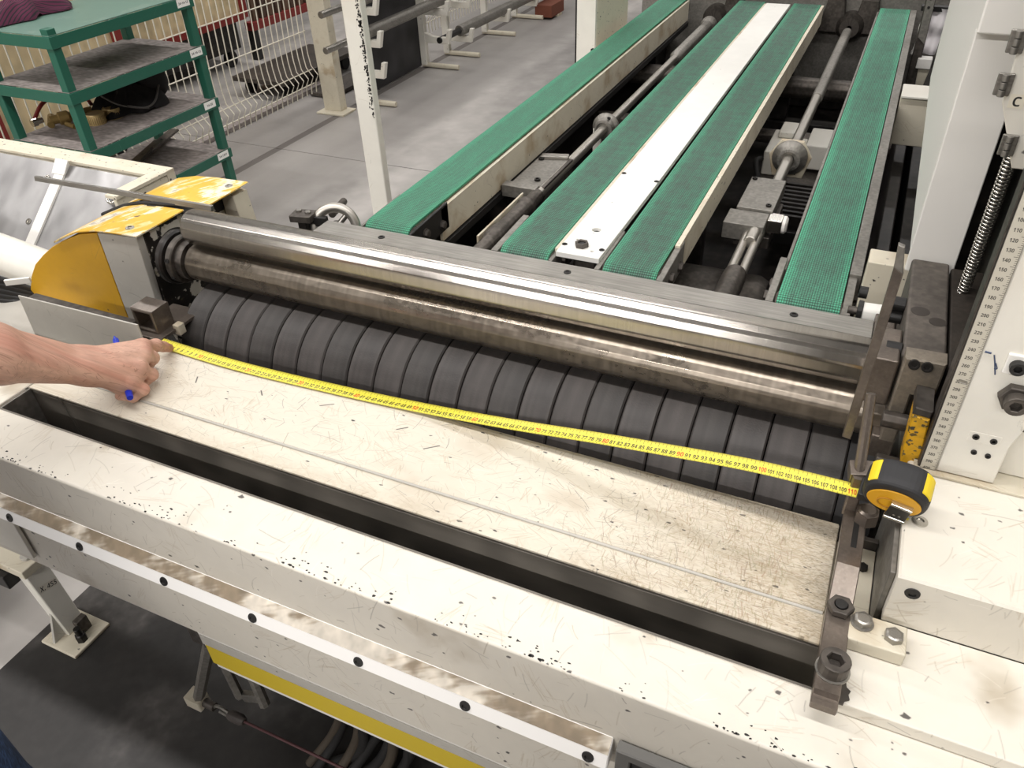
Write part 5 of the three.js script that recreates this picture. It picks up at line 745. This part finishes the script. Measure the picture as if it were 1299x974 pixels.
  const m = thing('floor_mat', 'dark oily rubber mat on the floor under the machine', 'floor mat', [-0.6, 0, -0.6]); part(m, 'mat', box(-1.634, 0.9, 0.0005, 0.006, -0.74, -0.15, 0.002), M.mat);
}
// ---------------------------------------------------------------- the person on the left: right hand holds the tape end on the table
// bones: [a, b, radius at a, radius at b]; their distances are joined with a smooth minimum and meshed
function bodyMesh(bones, cell, blend) {
  const lo = V(1e9, 1e9, 1e9), hi = V(-1e9, -1e9, -1e9);
  for (const [a, b, ra, rb] of bones) for (const [p, r] of [[a, ra], [b, rb]]) { lo.min(V(p[0] - r, p[1] - r, p[2] - r)); hi.max(V(p[0] + r, p[1] + r, p[2] + r)); }
  const half = Math.max(hi.x - lo.x, hi.y - lo.y, hi.z - lo.z) / 2 + cell * 5, mid = lo.clone().add(hi).multiplyScalar(0.5), res = Math.ceil((2 * half) / cell);
  const mc = new MarchingCubes(res, new THREE.MeshBasicMaterial(), false, false, 400000), F = mc.field, h2 = res / 2;
  F.fill(-1);
  const B = bones.map(([a, b, ra, rb, k]) => ({ a, d: [b[0] - a[0], b[1] - a[1], b[2] - a[2]], ra, rb, k: k || blend }));
  const D = new Float32Array(F.length).fill(1e3);
  for (const o of B) { // only the cells near the bone
    o.l2 = o.d[0] ** 2 + o.d[1] ** 2 + o.d[2] ** 2 || 1e-9; const R = Math.max(o.ra, o.rb) + o.k * 2 + cell * 2;
    const idx = (v, m) => ((v - m) / half) * h2 + h2; const r0 = [0, 1, 2].map((i) => Math.max(0, Math.floor(idx(Math.min(o.a[i], o.a[i] + o.d[i]) - R, [mid.x, mid.y, mid.z][i])))), r1 = [0, 1, 2].map((i) => Math.min(res - 1, Math.ceil(idx(Math.max(o.a[i], o.a[i] + o.d[i]) + R, [mid.x, mid.y, mid.z][i]))));
    for (let z = r0[2]; z <= r1[2]; z++) for (let y = r0[1]; y <= r1[1]; y++) for (let x = r0[0]; x <= r1[0]; x++) {
      const px = mid.x + ((x - h2) / h2) * half - o.a[0], py = mid.y + ((y - h2) / h2) * half - o.a[1], pz = mid.z + ((z - h2) / h2) * half - o.a[2];
      const t = clamp((px * o.d[0] + py * o.d[1] + pz * o.d[2]) / o.l2), d = Math.hypot(px - t * o.d[0], py - t * o.d[1], pz - t * o.d[2]) - (o.ra + (o.rb - o.ra) * t);
      const q = z * res * res + y * res + x, e = D[q]; if (e > 100) D[q] = d; else { const h = clamp(0.5 + 0.5 * (e - d) / o.k); D[q] = e + (d - e) * h - o.k * h * (1 - h); } }
  }
  for (let i = 0; i < F.length; i++) F[i] = D[i] > 100 ? -1 : -D[i];
  mc.isolation = 0; mc.update();
  let g = new THREE.BufferGeometry(); g.setAttribute('position', new THREE.BufferAttribute(mc.positionArray.slice(0, mc.count * 3), 3));
  g.scale(half, half, half); g.translate(mid.x, mid.y, mid.z); g = mergeVertices(g, cell * 0.02); g.computeVertexNormals(); return g;
}
{
  const W = [-0.969, 1.012, -0.579], E = [-0.977, 1.172, -0.391];
  const add = (p, q) => [p[0] + q[0], p[1] + q[1], p[2] + q[2]], at = (p, q, t) => [lerp(p[0], q[0], t), lerp(p[1], q[1], t), lerp(p[2], q[2], t)];
  const lat = [0.80, -0.38, 0.46], sc = (v, k) => [v[0] * k, v[1] * k, v[2] * k]; // towards the little finger side
  const Wr = add(W, sc(lat, -0.012)), Wu = add(W, sc(lat, 0.014)), Er = add(E, sc(lat, -0.016)), Eu = add(E, sc(lat, 0.016));
  const I = [[-0.965, 0.985, -0.675], [-0.968, 0.971, -0.700], [-0.975, 0.956, -0.717], [-0.979, 0.944, -0.730]];
  const Mi = [[-0.942, 0.988, -0.654], [-0.954, 0.966, -0.676], [-0.968, 0.945, -0.664], [-0.975, 0.950, -0.648]];
  const Ri = [[-0.933, 0.981, -0.634], [-0.934, 0.957, -0.650], [-0.946, 0.943, -0.634], [-0.955, 0.950, -0.618]];
  const Li = [[-0.934, 0.970, -0.612], [-0.926, 0.950, -0.622], [-0.936, 0.942, -0.609], [-0.953, 0.946, -0.600]];
  const Th = [[-1.000, 0.988, -0.612], [-1.006, 0.966, -0.646], [-0.992, 0.952, -0.668], [-0.979, 0.946, -0.680]];
  const bones = [];
  const finger = (p, r) => { for (let i = 0; i < 3; i++) bones.push([p[i], p[i + 1], r[i], r[i + 1], 0.004]); bones.push([p[1], p[1], r[1] * 1.08, r[1] * 1.08, 0.004]); };
  // palm and back of the hand
  bones.push([Wr, I[0], 0.0165, 0.0125, 0.014], [at(Wr, Wu, 0.4), Mi[0], 0.0170, 0.0115, 0.014], [at(Wr, Wu, 0.7), Ri[0], 0.0155, 0.011, 0.014], [Wu, Li[0], 0.0155, 0.0105, 0.014]);
  bones.push([at(Wr, Wu, 0.3), at(I[0], Mi[0], 0.5), 0.016, 0.012, 0.012], [add(W, [0.0, -0.012, -0.02]), add(at(Mi[0], Ri[0], 0.5), [0, -0.016, 0.016]), 0.013, 0.012, 0.014]);
  bones.push([add(Wu, [0.004, -0.010, -0.012]), add(Li[0], [-0.012, -0.006, 0.012]), 0.013, 0.011, 0.012]);
  for (const k of [I, Mi, Ri, Li]) bones.push([k[0], k[0], 0.0123, 0.0123, 0.006]);
  finger(I, [0.0108, 0.0094, 0.0084, 0.0072]); finger(Mi, [0.0108, 0.0096, 0.0088, 0.0078]); finger(Ri, [0.0104, 0.0092, 0.0084, 0.0075]); finger(Li, [0.0096, 0.0084, 0.0078, 0.0068]);
  bones.push([Wr, Th[0], 0.014, 0.0145, 0.012], [Th[0], Th[1], 0.0145, 0.0120, 0.008], [Th[1], Th[2], 0.0122, 0.0108, 0.005], [Th[2], Th[3], 0.0108, 0.0088, 0.005]);
  // tendons on the back of the hand
  for (const k of [I, Mi, Ri]) bones.push([add(at(W, k[0], 0.25), [0.002, 0.0125, 0.004]), add(k[0], [0.001, 0.0085, 0.003]), 0.0022, 0.0035, 0.006]);
  bones.push([add(Wu, [0.006, 0.008, 0.012]), add(Wu, [0.006, 0.009, 0.014]), 0.009, 0.009, 0.012]); // wrist bone
  // forearm: two muscles that fill out towards the elbow
  const f1 = at(W, E, 0.55); bones.push([Wr, add(f1, sc(lat, -0.014)), 0.0170, 0.029, 0.016], [Wu, add(f1, sc(lat, 0.014)), 0.0165, 0.028, 0.016], [add(f1, sc(lat, -0.014)), Er, 0.029, 0.032, 0.016], [add(f1, sc(lat, 0.014)), Eu, 0.028, 0.031, 0.016]);
  const S = [-0.86, 1.43, -0.20]; bones.push([E, at(E, S, 0.45), 0.042, 0.048, 0.02], [at(E, S, 0.45), S, 0.048, 0.058, 0.02]);
  const arm = bodyMesh(bones, 0.0031, 0.012);
  // rest of the figure (outside the picture): torso, neck, head with face, left arm, legs
  const H = [-1.05, 1.72, -0.20];
  const bb = [[[-0.86, 1.43, -0.20], [-1.24, 1.43, -0.16], 0.062, 0.062], [[-1.05, 1.36, -0.16], [-1.04, 1.12, -0.12], 0.155, 0.14], [[-1.04, 1.12, -0.12], [-1.03, 0.94, -0.10], 0.14, 0.15], [[-0.97, 0.92, -0.11], [-1.09, 0.92, -0.09], 0.12, 0.12], [[-1.05, 1.46, -0.17], [-1.05, 1.60, -0.19], 0.058, 0.056],
    [[-1.05, 1.72, -0.18], [-1.05, 1.66, -0.21], 0.088, 0.065], [[-1.05, 1.76, -0.16], [-1.05, 1.74, -0.20], 0.085, 0.085], [[-1.05, 1.705, -0.285], [-1.05, 1.68, -0.302], 0.010, 0.014, 0.01], [[-1.05, 1.635, -0.262], [-1.05, 1.615, -0.255], 0.028, 0.024], [[-0.962, 1.70, -0.17], [-0.960, 1.67, -0.175], 0.014, 0.010, 0.01], [[-1.138, 1.70, -0.17], [-1.14, 1.67, -0.175], 0.014, 0.010, 0.01],
    [[-1.24, 1.43, -0.16], [-1.30, 1.14, -0.12], 0.056, 0.042], [[-1.30, 1.14, -0.12], [-1.28, 0.93, -0.22], 0.040, 0.026], [[-1.28, 0.93, -0.22], [-1.275, 0.86, -0.25], 0.030, 0.028, 0.02], [[-0.94, 0.90, -0.11], [-0.935, 0.50, -0.13], 0.088, 0.055], [[-0.935, 0.50, -0.13], [-0.93, 0.09, -0.09], 0.052, 0.036], [[-1.13, 0.90, -0.08], [-1.15, 0.50, -0.06], 0.088, 0.055], [[-1.15, 0.50, -0.06], [-1.16, 0.09, 0.0], 0.052, 0.036]];
  for (let i = 0; i < 4; i++) { const x = -1.295 + i * 0.014; bb.push([[-1.275 + (i - 1.5) * 0.012, 0.84, -0.255], [x, 0.775, -0.275], 0.0095, 0.008, 0.006]); } bb.push([[-1.26, 0.89, -0.255], [-1.245, 0.82, -0.285], 0.012, 0.009, 0.006]);
  const rest = bodyMesh(bb, 0.0115, 0.03);
  // skin: warm, with pores and a reddish mottle; u, v in metres
  const n = fbm(201, 6, 6, 5), f = fbm(202, 60, 60, 3), r = rng(203);
  const sk = makeCanvas(1024, 1024, (u, v) => { const k = n(u, v); return mul3(mix3([216, 172, 150], [198, 142, 122], sstep(0.35, 0.7, k)), 0.94 + 0.14 * (f(u, v) - 0.5)); });
  const sx = sk.getContext('2d'); for (let i = 0; i < 1500; i++) { sx.strokeStyle = `rgba(84,54,40,${0.18 + 0.25 * r()})`; sx.lineWidth = 0.8 + r(); const a = r() * 1024, b = r() * 1024, d = 0.6 + r() * 0.8; sx.beginPath(); sx.moveTo(a, b); sx.quadraticCurveTo(a + 12 * Math.cos(d), b + 12 * Math.sin(d), a + 26 * Math.cos(d + 0.3), b + 26 * Math.sin(d + 0.3)); sx.stroke(); }
  const skin = mat({ map: tex(sk, 0.22, 0.22), roughness: 0.52, bumpMap: tex(grayMap(204, 0.3, 0.7, 512, 512, 160, 160, 0.3), 0.1, 0.1, false), bumpScale: 0.0004 });
  const t = thing('person', 'person in blue jeans, bare right forearm, index finger pressing the tape end', 'person', [-1.04, 0, -0.12]);
  const u2 = (g) => { const q = g.toNonIndexed(); q.deleteAttribute('normal'); const nn = g.attributes.normal; const arr = new Float32Array(q.attributes.position.count * 3), ix = g.index.array; for (let i = 0; i < ix.length; i++) { arr[i * 3] = nn.getX(ix[i]); arr[i * 3 + 1] = nn.getY(ix[i]); arr[i * 3 + 2] = nn.getZ(ix[i]); } q.setAttribute('normal', new THREE.BufferAttribute(arr, 3)); const nrm = arr, p = q.attributes.position, uv = new Float32Array(p.count * 2); for (let i = 0; i < p.count; i++) { uv[i * 2] = p.getX(i) + p.getY(i) * 0.35; uv[i * 2 + 1] = p.getZ(i) - p.getY(i) * 0.75; } q.setAttribute('uv', new THREE.BufferAttribute(uv, 2)); return q; };
  const body = part(t, 'body', [u2(arm), u2(rest)], skin);
  const sf = (g) => u2(g);
  // clothing follows the body
  const shirt = bodyMesh([[[-0.86, 1.43, -0.20], [-1.24, 1.43, -0.16], 0.076, 0.076], [[-1.05, 1.36, -0.16], [-1.04, 1.12, -0.12], 0.168, 0.153], [[-1.04, 1.12, -0.12], [-1.03, 0.93, -0.10], 0.153, 0.163], [[-0.975, 0.92, -0.11], [-1.085, 0.92, -0.09], 0.132, 0.132], [[-0.86, 1.43, -0.20], [-0.895, 1.32, -0.275], 0.074, 0.066], [[-1.24, 1.43, -0.16], [-1.27, 1.28, -0.14], 0.074, 0.064], [[-1.05, 1.44, -0.17], [-1.05, 1.50, -0.175], 0.07, 0.066]], 0.012, 0.035);
  part(t, 'shirt', sf(shirt), mat({ color: 0x2c3240, roughness: 0.9 }));
  const jn = fbm(211, 8, 8, 4), jv = vnoise(212, 300, 60), jc = makeCanvas(512, 512, (u, v) => mul3([58, 82, 124], 0.62 + 0.4 * jn(u, v) + 0.6 * (jv(u, v) - 0.5)));
  const jeans = bodyMesh([[[-0.97, 0.90, -0.11], [-1.09, 0.90, -0.09], 0.133, 0.133], [[-0.935, 0.88, -0.115], [-0.93, 0.50, -0.145], 0.108, 0.078], [[-0.93, 0.50, -0.145], [-0.93, 0.08, -0.09], 0.074, 0.066], [[-1.13, 0.88, -0.08], [-1.15, 0.50, -0.06], 0.108, 0.078], [[-1.15, 0.50, -0.06], [-1.16, 0.08, 0.0], 0.074, 0.066]], 0.012, 0.025);
  part(t, 'jeans', sf(jeans), mat({ map: tex(jc, 0.3, 0.3), roughness: 0.9 }), 'blue denim jeans');
  for (const [x, z] of [[-0.925, -0.14], [-1.165, -0.05]]) part(t, 'shoe', sf(bodyMesh([[[x, 0.045, z + 0.08], [x, 0.04, z - 0.05], 0.045, 0.044], [[x, 0.035, z - 0.05], [x, 0.03, z - 0.13], 0.042, 0.034], [[x, 0.07, z + 0.06], [x, 0.09, z + 0.05], 0.042, 0.04]], 0.008, 0.02)), M.black);
  part(t, 'hair', sf(bodyMesh([[[-1.05, 1.785, -0.15], [-1.05, 1.775, -0.19], 0.088, 0.082], [[-1.05, 1.75, -0.125], [-1.05, 1.68, -0.12], 0.082, 0.07]], 0.01, 0.02)), mat({ color: 0x2d241d, roughness: 0.8 }));
  for (const s of [-1, 1]) part(t, 'eye', new THREE.SphereGeometry(0.011, 16, 12).translate(-1.05 + s * 0.031, 1.712, -0.264), M.black);
  part(t, 'mouth', tube([[-1.072, 1.64, -0.282], [-1.05, 1.637, -0.289], [-1.028, 1.64, -0.282]], 0.003, 6), mat({ color: 0x8c4a42, roughness: 0.6 }));
  // pen gripped in the fist
  const pA = [-0.918, 0.958, -0.592], pB = [-1.050, 0.966, -0.693], p = thing('pen', 'blue and clear ballpoint pen held in the fist', 'pen', at(pA, pB, 0.5));
  part(p, 'barrel', cyl(at(pA, pB, 0.08), at(pA, pB, 0.86), 0.0042, 0.0042, 12), mat({ color: 0xdfe3e6, roughness: 0.25 })); part(p, 'blue_end', cyl(pA, at(pA, pB, 0.10), 0.0046, 0.0052, 12), mat({ color: 0x1a2fb4, roughness: 0.35 }), 'blue end'); part(p, 'blue_cap', cyl(at(pA, pB, 0.86), pB, 0.0052, 0.0046, 12), mat({ color: 0x223bc0, roughness: 0.35 }), 'blue cap'); part(p, 'clip', cyl(add(at(pA, pB, 0.86), [0, 0.006, 0]), add(pB, [0, 0.006, 0]), 0.0014, 0.0014, 8), mat({ color: 0x223bc0, roughness: 0.35 }));
}
{ // the photographer stands close to the machine and shades its lower front
  const X = 0.02, Z = 0.42, f = (a) => a.map(([p, q, r0, r1, k]) => [[p[0] + X, p[1], p[2] + Z], [q[0] + X, q[1], q[2] + Z], r0, r1, k]);
  const limbs = []; for (const s of [-1, 1]) { limbs.push([[s * 0.10, 0.92, 0], [s * 0.12, 0.50, -0.01], 0.09, 0.058], [[s * 0.12, 0.50, -0.01], [s * 0.13, 0.09, 0.04], 0.055, 0.038], [[s * 0.19, 1.44, 0], [s * 0.26, 1.15, 0.05], 0.056, 0.043], [[s * 0.26, 1.15, 0.05], [s * 0.24, 0.93, -0.04], 0.041, 0.027], [[s * 0.24, 0.93, -0.04], [s * 0.235, 0.86, -0.06], 0.03, 0.028, 0.02]); for (let i = 0; i < 4; i++) limbs.push([[s * 0.235 + (i - 1.5) * 0.012, 0.85, -0.06], [s * 0.235 + (i - 1.5) * 0.014, 0.775, -0.075], 0.0095, 0.008, 0.006]); limbs.push([[s * 0.225, 0.90, -0.06], [s * 0.205, 0.84, -0.085], 0.012, 0.009, 0.006]); }
  const head = [[[0, 1.46, 0], [0, 1.60, -0.02], 0.058, 0.056], [[0, 1.72, 0], [0, 1.66, -0.03], 0.088, 0.065], [[0, 1.76, 0.02], [0, 1.74, -0.02], 0.085, 0.085], [[0, 1.705, -0.105], [0, 1.68, -0.122], 0.010, 0.014, 0.01], [[0, 1.635, -0.082], [0, 1.615, -0.075], 0.028, 0.024], [[0.089, 1.70, 0.01], [0.09, 1.67, 0.005], 0.014, 0.010, 0.01], [[-0.089, 1.70, 0.01], [-0.09, 1.67, 0.005], 0.014, 0.010, 0.01]];
  const trunk = (g) => [[[0.19, 1.43, 0], [-0.19, 1.43, 0], 0.062 + g, 0.062 + g], [[0, 1.36, 0], [0, 1.12, 0.02], 0.155 + g, 0.14 + g], [[0, 1.12, 0.02], [0, 0.94, 0.02], 0.14 + g, 0.15 + g], [[0.06, 0.92, 0.01], [-0.06, 0.92, 0.01], 0.12 + g, 0.12 + g]];
  const t = thing('person', 'standing person in dark work clothes in front of the machine, arms hanging', 'person', [X, 0, Z]), sm = (b, c) => bodyMesh(f(b), c, 0.03);
  part(t, 'body', sm([...trunk(0), ...limbs, ...head], 0.012), mat({ color: 0xc99a82, roughness: 0.55 }));
  part(t, 'shirt', sm([...trunk(0.014), ...[-1, 1].map((s) => [[s * 0.19, 1.44, 0], [s * 0.235, 1.27, 0.03], 0.072, 0.062])], 0.013), mat({ color: 0x30343a, roughness: 0.9 }));
  part(t, 'trousers', sm([[[0.06, 0.92, 0.01], [-0.06, 0.92, 0.01], 0.132, 0.132], ...[-1, 1].flatMap((s) => [[[s * 0.10, 0.90, 0], [s * 0.12, 0.50, -0.01], 0.108, 0.078], [[s * 0.12, 0.50, -0.01], [s * 0.13, 0.08, 0.04], 0.074, 0.066]])], 0.013), mat({ color: 0x25282e, roughness: 0.9 }));
  part(t, 'hair', sm([[[0, 1.785, 0.03], [0, 1.775, -0.01], 0.088, 0.082], [[0, 1.75, 0.055], [0, 1.68, 0.06], 0.082, 0.07]], 0.012), mat({ color: 0x2d241d, roughness: 0.8 }));
  for (const s of [-1, 1]) { part(t, 'shoe', sm([[[s * 0.13, 0.045, 0.08], [s * 0.13, 0.04, -0.04], 0.045, 0.044], [[s * 0.13, 0.035, -0.04], [s * 0.13, 0.03, -0.12], 0.042, 0.034]], 0.01), M.black); part(t, 'eye', new THREE.SphereGeometry(0.011, 16, 12).translate(X + s * 0.031, 1.712, Z - 0.084), M.black); }
}
renderer.render(scene, camera);
